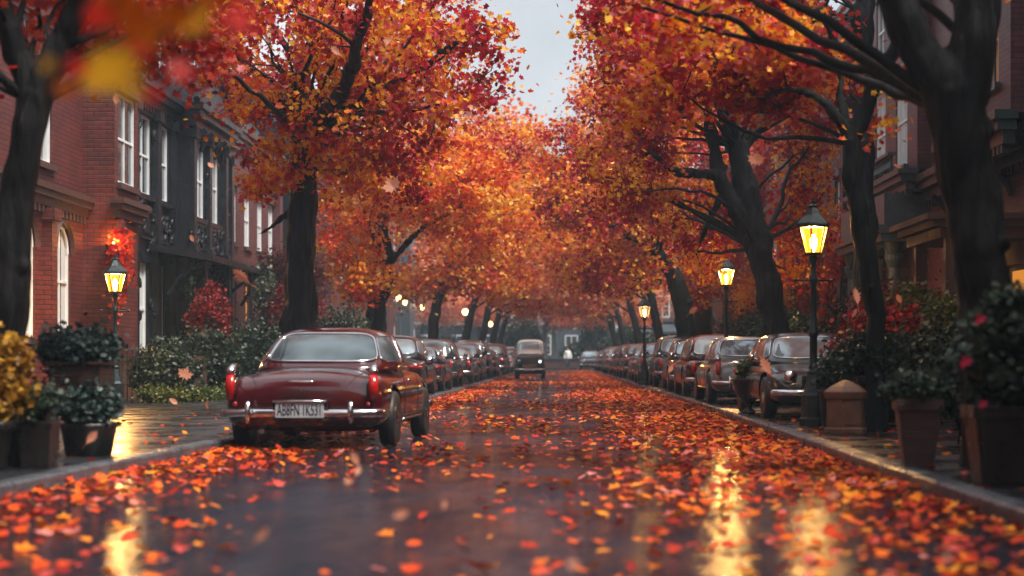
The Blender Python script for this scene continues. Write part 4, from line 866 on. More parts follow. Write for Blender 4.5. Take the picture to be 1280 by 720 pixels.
# ------------------------------------------------------------------ cars
def car(name, label, cat, x, y, rz, paintm, L=4.5, W=1.75, H=1.42, belt=.92, r=.33, z=0.0, facing='away', group='cars parked along the kerbs', style='sedan', det=1.0, plate=None, tail='side', chrome=True):
    """local frame: +y is the nose, tail at y=0; built from a lofted body and a lofted cabin"""
    root = thing(name, label, cat, (x, y, z), rz, group)
    hw = W / 2; g0 = .20
    if style == 'classic':
        ky = [0, .05, .2, .6, 1.1, 1.5, 2.2, 3.1, 3.5, 4.0, 4.35, 4.47, 4.5]; kz = [.78, .86, .92, .955, .98, .99, .99, .99, .98, .95, .88, .76, .70]; kw = [.90, .92, .94, .96, .97, .985, 1, .99, .97, .94, .88, .82, .78]; kn = 2.7
        cab = dict(yr0=.98, yf0=3.25, yr1=1.75, yf1=2.75, w0=.90, w1=.66, n=3.4)
    elif style == 'hatch':
        ky = [0, .04, .2, .6, 2, 3.1, 3.6, 4.2, 4.4, 4.5]; kz = [.80, .88, .93, .95, .97, .97, .93, .84, .74, .64]; kw = [.9, .94, .97, .99, 1, 1, .98, .94, .88, .8]; kn = 4.5
        cab = dict(yr0=.12, yf0=3.45, yr1=.55, yf1=2.7, w0=.93, w1=.74, n=4.5)
    elif style == 'jeep':
        ky = [0, .04, .2, 1, 2.4, 2.9, 3.6, 4.3, 4.45, 4.5]; kz = [.95, .99, 1.0, 1.0, 1.0, 1.0, .98, .93, .86, .8]; kw = [.9, .93, .94, .95, .95, .92, .86, .82, .78, .74]; kn = 7
        cab = dict(yr0=.1, yf0=2.9, yr1=.2, yf1=2.65, w0=.92, w1=.84, n=7)
    else:
        ky = [0, .04, .2, .6, 1.1, 2, 3.1, 3.6, 4.2, 4.4, 4.5]; kz = [.80, .88, .93, .945, .96, .97, .97, .93, .84, .74, .64]; kw = [.88, .93, .96, .985, .995, 1, 1, .98, .94, .88, .8]; kn = 4.2
        cab = dict(yr0=.62, yf0=3.45, yr1=1.35, yf1=2.65, w0=.91, w1=.70, n=4)
    fy = L / 4.5; zb = belt
    for k in ('yr0', 'yf0', 'yr1', 'yf1'): cab[k] *= fy
    sty = np.array(sorted(set(list(np.linspace(0, L, int(34 * det) + 10)) + [.01, .03, .06, .1, .15, L - .01, L - .04, L - .08, L - .14])))
    n = int(40 * det) // 2 * 2 + 8; rs = []
    for yy in sty:
        zt = np.interp(yy / fy, ky, kz) * zb / .97; ww = np.interp(yy / fy, ky, kw) * hw
        e = 1 - (.15 if style == 'classic' else .10) * math.exp(-yy / (.07 if style == 'classic' else .03)) - .10 * math.exp(-(L - yy) / .04); zl = g0 + .06 * math.exp(-yy / .25) + .06 * math.exp(-(L - yy) / .25); zc = (zt + zl) / 2 - .02; ring = []
        for k in range(n):
            a = 2 * math.pi * k / n; ca, sa = math.cos(a), math.sin(a); nn = kn if sa > 0 else 6
            X = math.copysign(abs(ca) ** (2 / nn), ca) * ww * e; hz_ = (zt - zc) if sa > 0 else (zc - zl); Z = zc + math.copysign(abs(sa) ** (2 / nn), sa) * hz_ * e
            if style == 'classic' and sa > 0:     # raised wings
                u = abs(X) / ww; Z += (.075 * math.exp(-((u - .86) / .11) ** 2)) * (math.exp(-((yy - .1) / 1.1) ** 2) * .7 + .6 * math.exp(-((yy - L + .1) / .9) ** 2)) * sa ** .5
            if sa < 0: X *= 1 - .10 * abs(sa)
            ring.append((X, yy, Z))
        rs.append(ring)
    bm_ = MB(); bm_.smooth = True; bm_.rings(rs[::-1]); body = bm_.build('body', paintm, root)
    # wheel arches
    wy = (.95 * fy, L - .88 * fy); tw = .19; cut = MB()
    for q in wy:
        for s in (-1, 1): cut.lathe([(r * 1.17, s * (hw * .62)), (r * 1.17, s * (hw + .3))][::s], (0, q, r + .02), 24, axis='X')
    co = cut.build('cut', paintm); md = body.modifiers.new('b', 'BOOLEAN'); md.object = co; md.operation = 'DIFFERENCE'; md.solver = 'EXACT'; co.parent = root
    dg_ = bpy.context.evaluated_depsgraph_get(); nm = bpy.data.meshes.new_from_object(body.evaluated_get(dg_)); body.modifiers.clear(); body.data = nm; bpy.data.objects.remove(co)
    if not len(nm.materials): nm.materials.append(paintm)
    nm.polygons.foreach_set('material_index', [0] * len(nm.polygons))
    ww = MB()
    for q in wy: ww.box(-hw * .80, hw * .80, q - r * 1.15, q + r * 1.15, .22, .62)
    ww.build('wheel_well', M['under'], root)
    # cabin
    c = cab; zr = H; nn = c['n']; wcl = .985 * hw
    def ext(t):
        m_ = max(0.0, 1 - t ** 9) ** (1 / 3); sh = t ** 1.15
        w_ = (c['w0'] + (c['w1'] - c['w0']) * sh) * hw; a, b = c['yr0'] + (c['yr1'] - c['yr0']) * sh, c['yf0'] + (c['yf1'] - c['yf0']) * sh; return w_ * m_, (a + b) / 2, (b - a) / 2 * m_
    z_0 = zb - .05
    def S(a, t):
        w_, yc, ly = ext(t); ca, sa = math.cos(a), math.sin(a); return Vector((math.copysign(abs(ca) ** (2 / nn), ca) * w_, yc + math.copysign(abs(sa) ** (2 / nn), sa) * ly, z_0 + (zr - z_0) * t))
    def Sx(x_, t, sgn):      # rear (-1) or front (+1) face at a lateral x
        w_, yc, ly = ext(t); u = min(.999, abs(x_) / w_); return Vector((x_, yc + sgn * ly * (1 - u ** nn) ** (1 / nn), z_0 + (zr - z_0) * t))
    def Sy(y_, t, sgn):
        w_, yc, ly = ext(t); u = min(.999, abs(y_ - yc) / ly); return Vector((sgn * w_ * (1 - u ** nn) ** (1 / nn), y_, z_0 + (zr - z_0) * t))
    ts = [0, .1, .2, .3, .4, .5, .6, .68, .75, .8, .84, .88, .91, .94, .96, .975, .985, .993, .998]; m2 = 56
    cb = MB(); cb.smooth = True; cb.rings([[S(2 * math.pi * k / m2, t) for k in range(m2)] for t in ts]); cb.build('cabin', paintm if style != 'jeep' else M['p_cream'], root)
    gl_ = M['car_glass_dark'] if plate == 'AB8FN 1K531' else M['car_glass']
    def patch(nm_, fn, gm, trim=.012, g=11, round_=7.0, sink=.006):
        """a window laid on the cabin skin, fn(u, v) for u, v in -1..1, with its bright surround"""
        P_ = [];
        cen = Vector((0, (c['yr0'] + c['yf0']) / 2, z_0))
        def off(u, v, e):
            p = fn(u, v); e_ = 1e-3; du = fn(u + e_, v) - fn(u - e_, v); dv = fn(u, v + e_) - fn(u, v - e_); nr = du.cross(dv)
            nr = nr.normalized() if nr.length > 0 else Vector((0, 0, 1))
            if nr.dot(p - cen) < 0: nr = -nr
            return p + nr * e
        def sq(i, j):
            a, b_ = -1 + 2 * i / (g - 1), -1 + 2 * j / (g - 1); L_ = (abs(a) ** round_ + abs(b_) ** round_) ** (1 / round_); mx = max(abs(a), abs(b_)); k_ = mx / L_ if L_ > 0 else 0; return a * k_, b_ * k_
        for j in range(g):
            for i in range(g): P_.append(off(*sq(i, j), sink))
        mb = MB(); mb.smooth = True; mb.add(P_, [(j * g + i, j * g + i + 1, (j + 1) * g + i + 1, (j + 1) * g + i) for j in range(g - 1) for i in range(g - 1)]); o = mb.build(nm_, gm, root)
        if trim:
            bd = [(i, 0) for i in range(g - 1)] + [(g - 1, j) for j in range(g - 1)] + [(i, g - 1) for i in range(g - 1, 0, -1)] + [(0, j) for j in range(g - 1, 0, -1)]
            tr = MB(); tr.smooth = True; tr.tube([off(*sq(i, j), sink + .002) for i, j in bd], trim, 6, closed=True); tr.build('trim', M['chrome'] if chrome else M['black_paint'], o)
        return o
    rt = (.20, .80) if style != 'classic' else (.20, .84)
    rw = .80
    patch('rear_window', lambda u, v: Sx(u * rw * ext((rt[0] + rt[1]) / 2 + v * (rt[1] - rt[0]) / 2)[0], (rt[0] + rt[1]) / 2 + v * (rt[1] - rt[0]) / 2, -1), gl_, .017 if style == 'classic' else .010, 15 if det > .9 else 9)
    patch('windscreen', lambda u, v: Sx(u * .82 * ext(.5 + v * .32)[0], .5 + v * .32, 1), gl_, .010, 9)
    for s in (-1, 1):
        def reg(f0, f1):
            def fn(u, v):
                t = .49 + v * .29; w_, yc, ly = ext(t); q = f0 + (f1 - f0) * (u + 1) / 2; return Sy(yc + ly * q, t, s)
            return fn
        for f0, f1 in ((-.80, -.06), (.0, .80)): patch('side_window', reg(f0, f1), gl_, .008, 9)
    # wheels
    for q in wy:
        for s in (-1, 1):
            wr = bpy.data.objects.new('wheel', None); COL.objects.link(wr); wr.parent = root; wr.location = (s * (hw - tw / 2 - .015), q, r); wr.empty_display_size = .1
            ty = MB(); ty.smooth = True; ty.lathe([(r * .62, -tw * .46), (r * .9, -tw * .5), (r * .985, -tw * .36), (r, 0), (r * .985, tw * .36), (r * .9, tw * .5), (r * .62, tw * .46)], (0, 0, 0), 28, axis='X'); ty.build('tyre', M['rubber'], wr)
            rm = MB(); rm.smooth = True; rm.lathe([(r * .64, s * tw * .30), (r * .60, s * tw * .47), (r * .5, s * tw * .36), (r * .34, s * tw * .40), (r * .2, s * tw * .56), (.001, s * tw * .6)], (0, 0, 0), 24, axis='X'); rm.build('rim', M['chrome'], wr)
            if det > .9:
                for k in range(10):
                    a = k * .628; sp_ = MB(); 
                sl = MB()
                for k in range(12): a = k * math.pi / 6; sl.cbox((s * tw * .43, r * .43 * math.cos(a), r * .43 * math.sin(a)), .012, .03, .012, 0, a)
                sl.build('rim_slots', M['under'], wr)
    # ends
    def endx(yy): return np.interp(yy / fy, ky, kw) * hw
    bmz = .44 if style == 'classic' else .42
    for nm_, yy, s in (('rear_bumper', -.07, -1), ('front_bumper', L + .07, 1)):
        bb = MB(); bb.smooth = True; w_ = hw * .93
        pts = [(-w_ - .01, yy - s * .42, bmz), (-w_ - .02, yy - s * .12, bmz), (-w_ * .93, yy - s * .02, bmz), (-w_ * .5, yy + s * .02, bmz), (0, yy + s * .03, bmz), (w_ * .5, yy + s * .02, bmz), (w_ * .93, yy - s * .02, bmz), (w_ + .02, yy - s * .12, bmz), (w_ + .01, yy - s * .42, bmz)]
        rs_ = []
        for i, p in enumerate(pts):
            hh = .046; dx = .020; d_ = Vector(pts[min(i + 1, 8)]) - Vector(pts[max(i - 1, 0)]); d_.z = 0; d_.normalize(); o_ = Vector((d_.y, -d_.x, 0)) * (-s)
            rs_.append([Vector(p) + o_ * a * dx + Vector((0, 0, b_ * hh)) for a, b_ in ((-1, -1), (-1, 1), (.3, 1), (1, .55), (1.2, 0), (1, -.55), (.3, -1))])
        bb.rings(rs_); bo = bb.build(nm_, M['chrome'] if chrome else paintm, root)
        if style == 'classic':
            for q in (-.60, .60):
                ov = MB(); ov.smooth = True; ov.tube([(q * hw, yy + s * .07, bmz - .11), (q * hw, yy + s * .085, bmz), (q * hw, yy + s * .075, bmz + .12), (q * hw, yy + s * .03, bmz + .135)], [.028, .036, .034, .015], 10); ov.build('overrider', M['chrome'], bo)
    if style == 'classic':
        for s in (-1, 1):
            lp = MB(); lp.smooth = True; X = s * .84 * hw; lp.tube([(X, -.005, .60), (X * 1.005, -.018, .72), (X, .0, .885)], [.040, .058, .052], 12, flat=.7); lo = lp.build('tail_lamp', M['tail_red'], root)
            cp = MB(); cp.smooth = True; cp.tube([(X, .0, .888), (X, .03, .93), (X * .995, .10, .975), (X * .985, .24, 1.01)], [.058, .056, .040, .012], 12, flat=.9); cp.build('lamp_cap', M['chrome'], lo)
            rf_ = MB(); rf_.smooth = True; rf_.lathe([(.028, 0), (.022, .015), (.001, .02)], (0, 0, 0), 12); ro = rf_.build('reflector', M['tail_red'], root); ro.location = (X * .93, -.01, .545); ro.rotation_euler = (R(90), 0, 0)
        hd = MB(); hd.smooth = True; hd.tube([(-.16, -.045, .80), (-.13, -.06, .805), (.13, -.06, .805), (.16, -.045, .80)], [.006, .011, .011, .006], 8, flat=1.2); hd.build('boot_handle', M['chrome'], root)
        lk = MB(); lk.lathe([(.016, 0), (.016, .012)], (0, 0, 0), 12); k_ = lk.build('lock', M['chrome'], root); k_.location = (0, -.022, .72); k_.rotation_euler = (R(90), 0, 0)
        # boot lid seam and door seams, swept along the skin
        def skin(u, yy):      # point of the upper body at lateral fraction u
            zt = np.interp(yy / fy, ky, kz) * zb / .97; ww_ = np.interp(yy / fy, ky, kw) * hw; zl = g0 + .06 * math.exp(-yy / .25); zc = (zt + zl) / 2 - .02; e = 1 - .15 * math.exp(-yy / .07)
            ca = abs(u) ** (kn / 2); sa = math.sqrt(max(0, 1 - ca * ca)); Z = zc + sa ** (2 / kn) * (zt - zc) * e; X = u * ww_ * e; uu = abs(X) / ww_
            Z += (.075 * math.exp(-((uu - .86) / .11) ** 2)) * (math.exp(-((yy - .1) / 1.1) ** 2) * .7 + .6 * math.exp(-((yy - L + .1) / .9) ** 2)) * sa ** .5
            return (X, yy, Z + .001)
        sm_ = MB(); sm_.tube([skin(-.66, q) for q in np.linspace(.0, .86, 16)] + [skin(q, .9) for q in np.linspace(-.6, .6, 12)] + [skin(.66, q) for q in np.linspace(.86, .0, 16)], .004, 5); sm_.build('boot_seam', M['under'], root)
        ex = MB(); ex.lathe([(.028, 0), (.028, .35), (.022, .35), (.022, .0)], (0, 0, 0), 12); e_ = ex.build('exhaust', M['chrome'], root); e_.location = (-.45, -.05, .235); e_.rotation_euler = (R(-90), 0, 0)
        for s in (-1, 1):
            ds_ = MB(); 
            for q in (1.62, 2.75):
                ds_.tube([(s * (np.interp(q, ky, kw) * hw * f_ + .002), q, z_) for f_, z_ in ((.985, .30), (1.0, .45), (1.0, .6), (.995, .72), (.975, .82), (.94, .90))], .004, 4)
            ds_.build('door_seam', M['under'], root)
            hn = MB(); hn.smooth = True; hn.tube([(s * hw * .985, 1.75, .80), (s * (hw * .985 + .035), 1.78, .80), (s * (hw * .985 + .035), 1.9, .80), (s * hw * .985, 1.93, .80)], .011, 6); hn.build('door_handle', M['chrome'], root)
            sl2 = MB(); sl2.smooth = True; sl2.tube([(s * (np.interp(q, ky, kw) * hw + .001), q, .33) for q in np.linspace(1.4, 3.2, 10)], .014, 6); sl2.build('sill_trim', M['chrome'], root)
    else:
        for s in (-1, 1):
            X = s * hw * .76; lp = MB(); lp.smooth = True
            if tail == 'side': lp.tube([(X - s * .14, -.01, .72), (X, -.015, .72), (X + s * .10, .04, .72), (X + s * .155, .16, .72)], [.05, .062, .062, .045], 10)
            else: lp.tube([(X, -.02, .55), (X, -.02, .70), (X, .0, .84)], [.05, .055, .045], 10)
            lp.build('tail_lamp', M['tail_red'], root)
            hl = MB(); hl.smooth = True; hl.lathe([(.10, 0), (.105, .03), (.07, .055), (.001, .065)], (0, 0, 0), 16); ho_ = hl.build('headlight', M['chrome'], root); ho_.location = (s * hw * .66, L - .03, .66 if style != 'jeep' else .78); ho_.rotation_euler = (R(-90), 0, 0)
        bd = MB(); bd.smooth = True; bd.tube([(-hw * .6, -.005, .84), (0, -.015, .845), (hw * .6, -.005, .84)], .012, 6); bd.build('boot_trim', M['chrome'], root)
    gr = MB(); gr.box(-hw * .46, hw * .46, L - .03, L + .012, .50, .68)
    go = gr.build('grille', M['under'], root); gb = MB()
    for k in range(6): gb.box(-hw * .46, hw * .46, L + .0125, L + .022, .51 + k * .03, .52 + k * .03)
    gb.build('grille_bars', M['chrome'], go)
    # plates
    pw, ph = (.56, .165) if style == 'classic' else (.46, .11); pz = .475 if style == 'classic' else .56
    for nm_, yy, s in (('number_plate', -.115 if style == 'classic' else -.045, -1), ('number_plate', L + .105, 1)):
        pb = MB(); pz2 = pz if s < 0 else .42
        pb.box(-pw / 2, pw / 2, yy - .008, yy + .008, pz2 - ph / 2, pz2 + ph / 2); po = pb.build(nm_, M['plate'], root)
        if style == 'classic' and s < 0:
            fr_ = MB(); fr_.box(-pw / 2 - .035, pw / 2 + .035, yy + .009, yy + .05, pz2 - ph / 2 - .02, pz2 + ph / 2 + .03); fr_.build('plate_backing', M['under'], po)
            ch = MB(); ch.smooth = True; ch.tube([(-pw / 2 - .035, yy + .02, pz2 + ph / 2 + .0), (-pw / 2 - .03, yy - .01, pz2 + ph / 2 + .022), (pw / 2 + .03, yy - .01, pz2 + ph / 2 + .022), (pw / 2 + .035, yy + .02, pz2 + ph / 2 + .0)], .014, 8); ch.build('plate_hood', M['chrome'], po)
        if plate and (s < 0) == (facing == 'away'):
            fc_ = bpy.data.curves.new('plate_text', 'FONT'); fc_.body = plate; fc_.align_x = 'CENTER'; fc_.align_y = 'CENTER'; fc_.size = ph * 1.0; fc_.extrude = .0015; fc_.offset = .0006
            tx = bpy.data.objects.new('lettering', fc_); COL.objects.link(tx); tx.parent = po; tx.location = (0, yy + s * .010, pz2); tx.rotation_euler = (R(90), 0, 0 if s < 0 else math.pi); fc_.materials.append(M['ink'] if style != 'jeep' else M['white'])
            bpy.context.view_layer.update(); wdt = tx.dimensions.x
            if wdt > 0: tx.scale = (pw * .90 / wdt, 1.15, 1)
            tm_ = bpy.data.meshes.new_from_object(tx.evaluated_get(bpy.context.evaluated_depsgraph_get())); t2 = bpy.data.objects.new('lettering', tm_); COL.objects.link(t2); t2.parent = po; t2.location = tx.location.copy(); t2.rotation_euler = tx.rotation_euler.copy(); t2.scale = tx.scale.copy(); bpy.data.objects.remove(tx)
    for s in (-1, 1):
        mr = MB(); mr.smooth = True; q = c['yf0'] - .28; mr.tube([(s * hw * .9, q, zb - .01), (s * (hw + .08), q + .02, zb + .06)], .012, 6); mr.tube([(s * (hw + .10), q - .02, zb + .07), (s * (hw + .10), q + .05, zb + .075)], [.062, .035], 12, flat=1.0); mr.build('mirror', M['chrome'], root)
    return root
def repaint(o, m):
    for ch in o.children:
        if ch.name.split('.')[0] in ('body', 'cabin'):
            for sl in ch.material_slots: sl.link = 'OBJECT'; sl.material = m
def place(o, x, y, rz, z, label=None, m=None, first=False):
    c = o if first else copy_tree(o); c.location = (x, y, z); c.rotation_euler = (0, 0, rz)
    if label: c['label'] = label
    if m: repaint(c, m)
    return c
hero = car('parked_car', 'vintage maroon saloon nearest the camera, chrome bumper and white number plate, parked on the left', 'car', -2.98, 20.3, R(-3), M['p_maroon'], L=4.6, W=1.98, H=1.46, belt=.97, r=.34, style='classic', plate='AB8FN 1K531', det=1.6, group=None)
# left row, on the stone strip behind the kerb
pz_ = .116
s1 = car('parked_car', 'black saloon with bright rear window, first behind the maroon car in the left row', 'car', 0, 0, 0, M['p_black'], W=1.78, H=1.5, belt=.96, style='sedan', plate='7K 2048')
s2 = car('parked_car', 'hatchback', 'car', 0, 0, 0, M['p_charcoal'], L=4.1, W=1.72, H=1.52, belt=.95, style='hatch', tail='up')
s3 = car('parked_car', 'old saloon', 'car', 0, 0, 0, M['p_charcoal'], L=4.7, W=1.84, H=1.40, belt=.93, style='classic', det=.8)
s4 = car('parked_car', 'low saloon', 'car', 0, 0, 0, M['p_black'], L=4.6, W=1.8, H=1.38, belt=.90, style='sedan', chrome=True)
def lx(d, w_=.9): return KL(d + 2) - w_ - .14
place(s1, lx(42), 42, R(-.8), pz_, first=True)
row = [(s4, 49, 'p_navy', 'low navy saloon, second behind the maroon car in the left row'), (s2, 56, 'p_charcoal', 'charcoal hatchback third in the left row behind the maroon car'), (s3, 62.5, 'p_black', 'old black saloon fourth in the left row behind the maroon car'),
       (s1, 69, 'p_charcoal', 'charcoal saloon fifth in the left row behind the maroon car'), (s2, 76, 'p_black', 'black hatchback sixth in the left row'), (s4, 82.5, 'p_black', 'low black saloon seventh in the left row'),
       (s1, 90, 'p_navy', 'hazy navy saloon eighth in the left row'), (s2, 97, 'p_black', 'hazy black hatchback ninth in the left row'), (s4, 105, 'p_silver', 'pale hazy low saloon tenth in the left row'), (s1, 113, 'p_charcoal', 'hazy charcoal saloon next to last in the left row'), (s2, 121, 'p_silver', 'faintest silver hatchback last in the left row')]
jit = random.Random(4)
for src, d, m, lb in row:
    d += jit.uniform(-.7, .7); c = place(src, lx(d) - jit.uniform(0, .12), d, R(-.8 + jit.uniform(-1, 1)), pz_, lb, M[m]); q = jit.uniform(.93, 1.04); c.scale = (q, q, q * jit.uniform(.97, 1.1))
# right row
def rx_(d, w_=.9): return KR(d + 2) + w_ + .10
place(s4, rx_(33, .9), 31.6, R(180 + 2), pz_, 'black saloon facing the camera beside the nearest right street lamp', M['p_black'], first=True)
place(s3, rx_(36, .92) - .02, 35.4, R(.6), pz_, 'old silver grey saloon with red tail lamps parked tail to the camera on the right', M['p_silver'], first=True)
place(s2, rx_(44), 42.2, R(.8), pz_, 'dark red hatchback beyond the silver grey saloon in the right row', M['p_red'], first=True)
row = [(s1, 48.4, 'p_black', 'black saloon second beyond the silver grey one in the right row'), (s2, 55.5, 'p_charcoal', 'charcoal hatchback third beyond the silver grey saloon in the right row'), (s3, 62, 'p_olive', 'old olive black saloon fourth beyond the silver grey one in the right row'),
       (s1, 69, 'p_silver', 'silver saloon fifth beyond the silver grey one in the right row'), (s4, 76, 'p_black', 'low black saloon sixth in the right row'), (s2, 83, 'p_navy', 'navy hatchback seventh in the right row'), (s1, 90, 'p_black', 'hazy black saloon eighth in the right row'),
       (s4, 98, 'p_silver', 'pale hazy low saloon ninth in the right row'), (s2, 106, 'p_charcoal', 'hazy charcoal hatchback tenth in the right row'), (s1, 114, 'p_navy', 'hazy navy saloon next to last in the right row'), (s4, 122, 'p_charcoal', 'faintest charcoal saloon last in the right row')]
for src, d, m, lb in row:
    d += jit.uniform(-.6, .6); c = place(src, rx_(d) + jit.uniform(0, .12), d, R(.4 + jit.uniform(-1, 1)), pz_, lb, M[m]); q = jit.uniform(.93, 1.02); c.scale = (q, q, q * jit.uniform(.97, 1.12))
place(s1, 3.0 - .6, 139, R(180), .01, 'dark saloon with pale roof facing the camera at the far crossing beside the person', M['p_navy'])
# small 4x4 driving towards the camera
jeep = car('small_van', 'small boxy dark off-roader with pale roof and bonnet driving towards the camera', 'van', -1.38, 82.6, R(180), M['p_olive'], L=3.3, W=1.42, H=1.82, belt=1.18, r=.40, style='jeep', plate='8384 M', group=None, facing='towards')
jeep.location.y = 80 + 3.3; jeep.location.z = .06
bn = MB(); bn.smooth = True
bn.rings([[(-.56, 2.2, 1.28), (-.54, 2.2, 1.34), (0, 2.2, 1.37), (.54, 2.2, 1.34), (.56, 2.2, 1.28)], [(-.56, 2.8, 1.20), (-.54, 2.8, 1.25), (0, 2.8, 1.28), (.54, 2.8, 1.25), (.56, 2.8, 1.20)], [(-.54, 3.14, 1.06), (-.52, 3.14, 1.09), (0, 3.15, 1.11), (.52, 3.14, 1.09), (.54, 3.14, 1.06)]]); bn.build('bonnet', M['p_cream'], jeep)
for ch in jeep.children:
    if ch.name.startswith('wheel') and not ch.name.startswith('wheel_well'): ch.location.z = .34
hls = [ch for ch in jeep.children if ch.name.startswith('headlight')]
ll = MB(); ll.smooth = True; ll.lathe([(.05, 0), (.04, .02), (.001, .03)], (0, 0, 0), 14); l_ = ll.build('lit_lens', M['headlight'], hls[0]); l_.location = (0, 0, .056)
ll = MB(); ll.smooth = True; ll.lathe([(.07, 0), (.05, .02), (.001, .03)], (0, 0, 0), 14); l_ = ll.build('lens', M['car_glass'], hls[1]); l_.location = (0, 0, .056)
# ------------------------------------------------------------------ street lamps
def lamp(label, x, y, H=3.15, lit=True, power=70, globe=False, group='cast iron street lamps', glow='glow'):
    r = thing('street_lamp', label, 'street lamp', (x, y, .115), R(12), group)
    b = MB(); b.smooth = False
    b.lathe([(.21, 0), (.21, .10), (.185, .12), (.18, .42), (.15, .47), (.115, .60), (.085, .72), (.095, .76), (.06, .80)], n=8); b.build('base', M['iron'], r, bevel=.006)
    h0 = H - .78
    p = MB(); p.smooth = True
    p.lathe([(.062, .79), (.075, .82), (.058, .86), (.052, 1.25), (.075, 1.28), (.075, 1.33), (.048, 1.37), (.040, h0 - .42), (.062, h0 - .38), (.062, h0 - .33), (.036, h0 - .28), (.034, h0 - .12), (.07, h0 - .06), (.045, h0)], n=16)
    p.tube([(-.26, 0, h0 - .36), (.26, 0, h0 - .36)], .014, 8)
    for s in (-1, 1): p.lathe([(.001, -.03), (.026, -.015), (.026, .015), (.001, .03)], (s * .27, 0, h0 - .36), 8)
    p.build('post', M['iron'], r)
    if globe:
        g = MB(); g.smooth = True; g.lathe([(.001, h0)] + [(.17 * math.sin(t), h0 + .17 - .17 * math.cos(t)) for t in np.linspace(.3, 3.0, 12)] + [(.001, h0 + .34)], n=18); g.build('globe', M['glow_far'], r)
        return r
    n = 6; r0, r1, z0, z1 = .115, .205, h0 + .02, h0 + .40
    f = MB()
    for k in range(n):
        a = 2 * math.pi * k / n; f.tube([(r0 * math.cos(a), r0 * math.sin(a), z0), (r1 * math.cos(a), r1 * math.sin(a), z1)], .013, 4)
    f.lathe([(r0 + .02, z0 - .03), (r0 + .02, z0 + .012), (r0 - .03, z0 + .012)][:2] + [(.02, z0 + .012)], n=n)
    for zz, rr in ((z1, r1),): f.rings([[((rr + e) * math.cos(2 * math.pi * k / n), (rr + e) * math.sin(2 * math.pi * k / n), zz + q) for k in range(n)] for e, q in ((.03, -.012), (.03, .02), (-.02, .02), (-.02, -.012))], closed=True)
    f.build('lantern_frame', M['iron'], r)
    g = MB()
    for k in range(n):
        a, c = 2 * math.pi * (k + .06) / n, 2 * math.pi * (k + .94) / n; q = .985
        g.add([(r0 * q * math.cos(a), r0 * q * math.sin(a), z0 + .015), (r0 * q * math.cos(c), r0 * q * math.sin(c), z0 + .015), (r1 * q * math.cos(c), r1 * q * math.sin(c), z1 - .015), (r1 * q * math.cos(a), r1 * q * math.sin(a), z1 - .015)], [(0, 1, 2, 3)])
    g.build('glass', M[glow] if lit else M['pane'], r)
    t = MB(); t.lathe([(r1 + .055, z1 + .02), (r1 + .045, z1 + .05), (.13, z1 + .16), (.075, z1 + .25), (.065, z1 + .27), (.075, z1 + .30), (.03, z1 + .33)], n=n); ro = t.build('roof', M['iron'], r)
    fi = MB(); fi.smooth = True; fi.lathe([(.025, z1 + .325), (.035, z1 + .35), (.012, z1 + .38), (.02, z1 + .40), (.001, z1 + .44)], n=10); fi.build('finial', M['iron'], ro)
    if lit:
        m = MB(); m.smooth = True; m.lathe([(.02, h0 + .05), (.045, h0 + .12), (.05, h0 + .22), (.02, h0 + .29)], n=12); m.build('mantle', M['bulb'], r)
        ld = bpy.data.lights.new('lamp_light', 'POINT'); ld.energy = power; ld.color = (1, .50, .14); ld.shadow_soft_size = .09
        lo = bpy.data.objects.new('lamp_light', ld); COL.objects.link(lo); lo.parent = r; lo.location = (0, 0, h0 + .34)
    return r
lamp('lit street lamp nearest on the right, between the black saloon and the tan planter', 3.60, 25, 3.2, power=350)
lamp('lit yellow street lamp on the left before the brick house wall', -9.1, 36, 3.05, power=1200)
lamp('smaller lit yellow lamp further along on the right, left of the great leaning tree', 5.75, 61, 4.35, power=350) if False else lamp('smaller lit yellow lamp further along on the right, left of the great leaning tree', 4.0, 41.2 + 1.2, 3.45, power=1200)
lamp('pale hazy lantern behind the curved slender right tree', 2.86, 59.6, 3.05, power=60, glow='glow_pale')
lamp('far left lamp with round globe before the leaning slim tree', -4.95, 92, 3.9, globe=True)
lamp('farther left globe lamp near the end of the left row', -4.6, 116, 3.7, globe=True)
# cluster of wall lanterns on the left house
for i, (px, py, dd, lb) in enumerate(((498, 374, 122, 'left one of the lit wall lanterns above the black saloon'), (506, 379, 124, 'right one of the lit wall lanterns above the black saloon'), (528, 385, 108, 'lower single lit wall lantern farther down the left houses'))):
    sx = 2.1 if i < 2 else 1.2
    d_ = (-LX - .0 - sx) * FPX / (VX - px); c = P(px, py, d_); r = thing('wall_lantern', lb, 'wall lamp', tuple(c), 0, 'lit wall lanterns on the left houses')
    a = MB(); a.tube([(LX - c.x + .0, 0, .1), (-.3, 0, .38), (0, 0, .36)], .03, 6); a.lathe([(.18, .22), (.10, .32), (.03, .38)], n=6); a.build('bracket', M['iron'], r)
    g = MB(); g.lathe([(.08, -.12), (.14, .1), (.14, .2), (.06, .22)], n=8); g.build('glass', M['glow_far'], r)
wl = thing('wall_lantern', 'glowing orange bowl lantern on the brick pier above the left street lamp', 'wall lamp', (-10.40, 41.15, 3.62))
b = MB(); b.smooth = True; b.lathe([(.02, -.16), (.10, -.10), (.22, .04), (.24, .10), (.22, .10)], n=14); b.tube([(0, 0, -.15), (-.05, .1, -.35), (-.05, .16, -.45)], .025, 6); b.build('bowl', M['stone_brown'], wl)
b = MB(); b.smooth = True; b.lathe([(.05, .09), (.055, .13), (.03, .17), (.001, .18)], n=12); b.build('flame', M['bulb'], wl)
ld = bpy.data.lights.new('lamp_light', 'POINT'); ld.energy = 60; ld.color = (1, .36, .07); ld.shadow_soft_size = .06; lo = bpy.data.objects.new('lamp_light', ld); COL.objects.link(lo); lo.parent = wl; lo.location = (.12, -.28, .16)
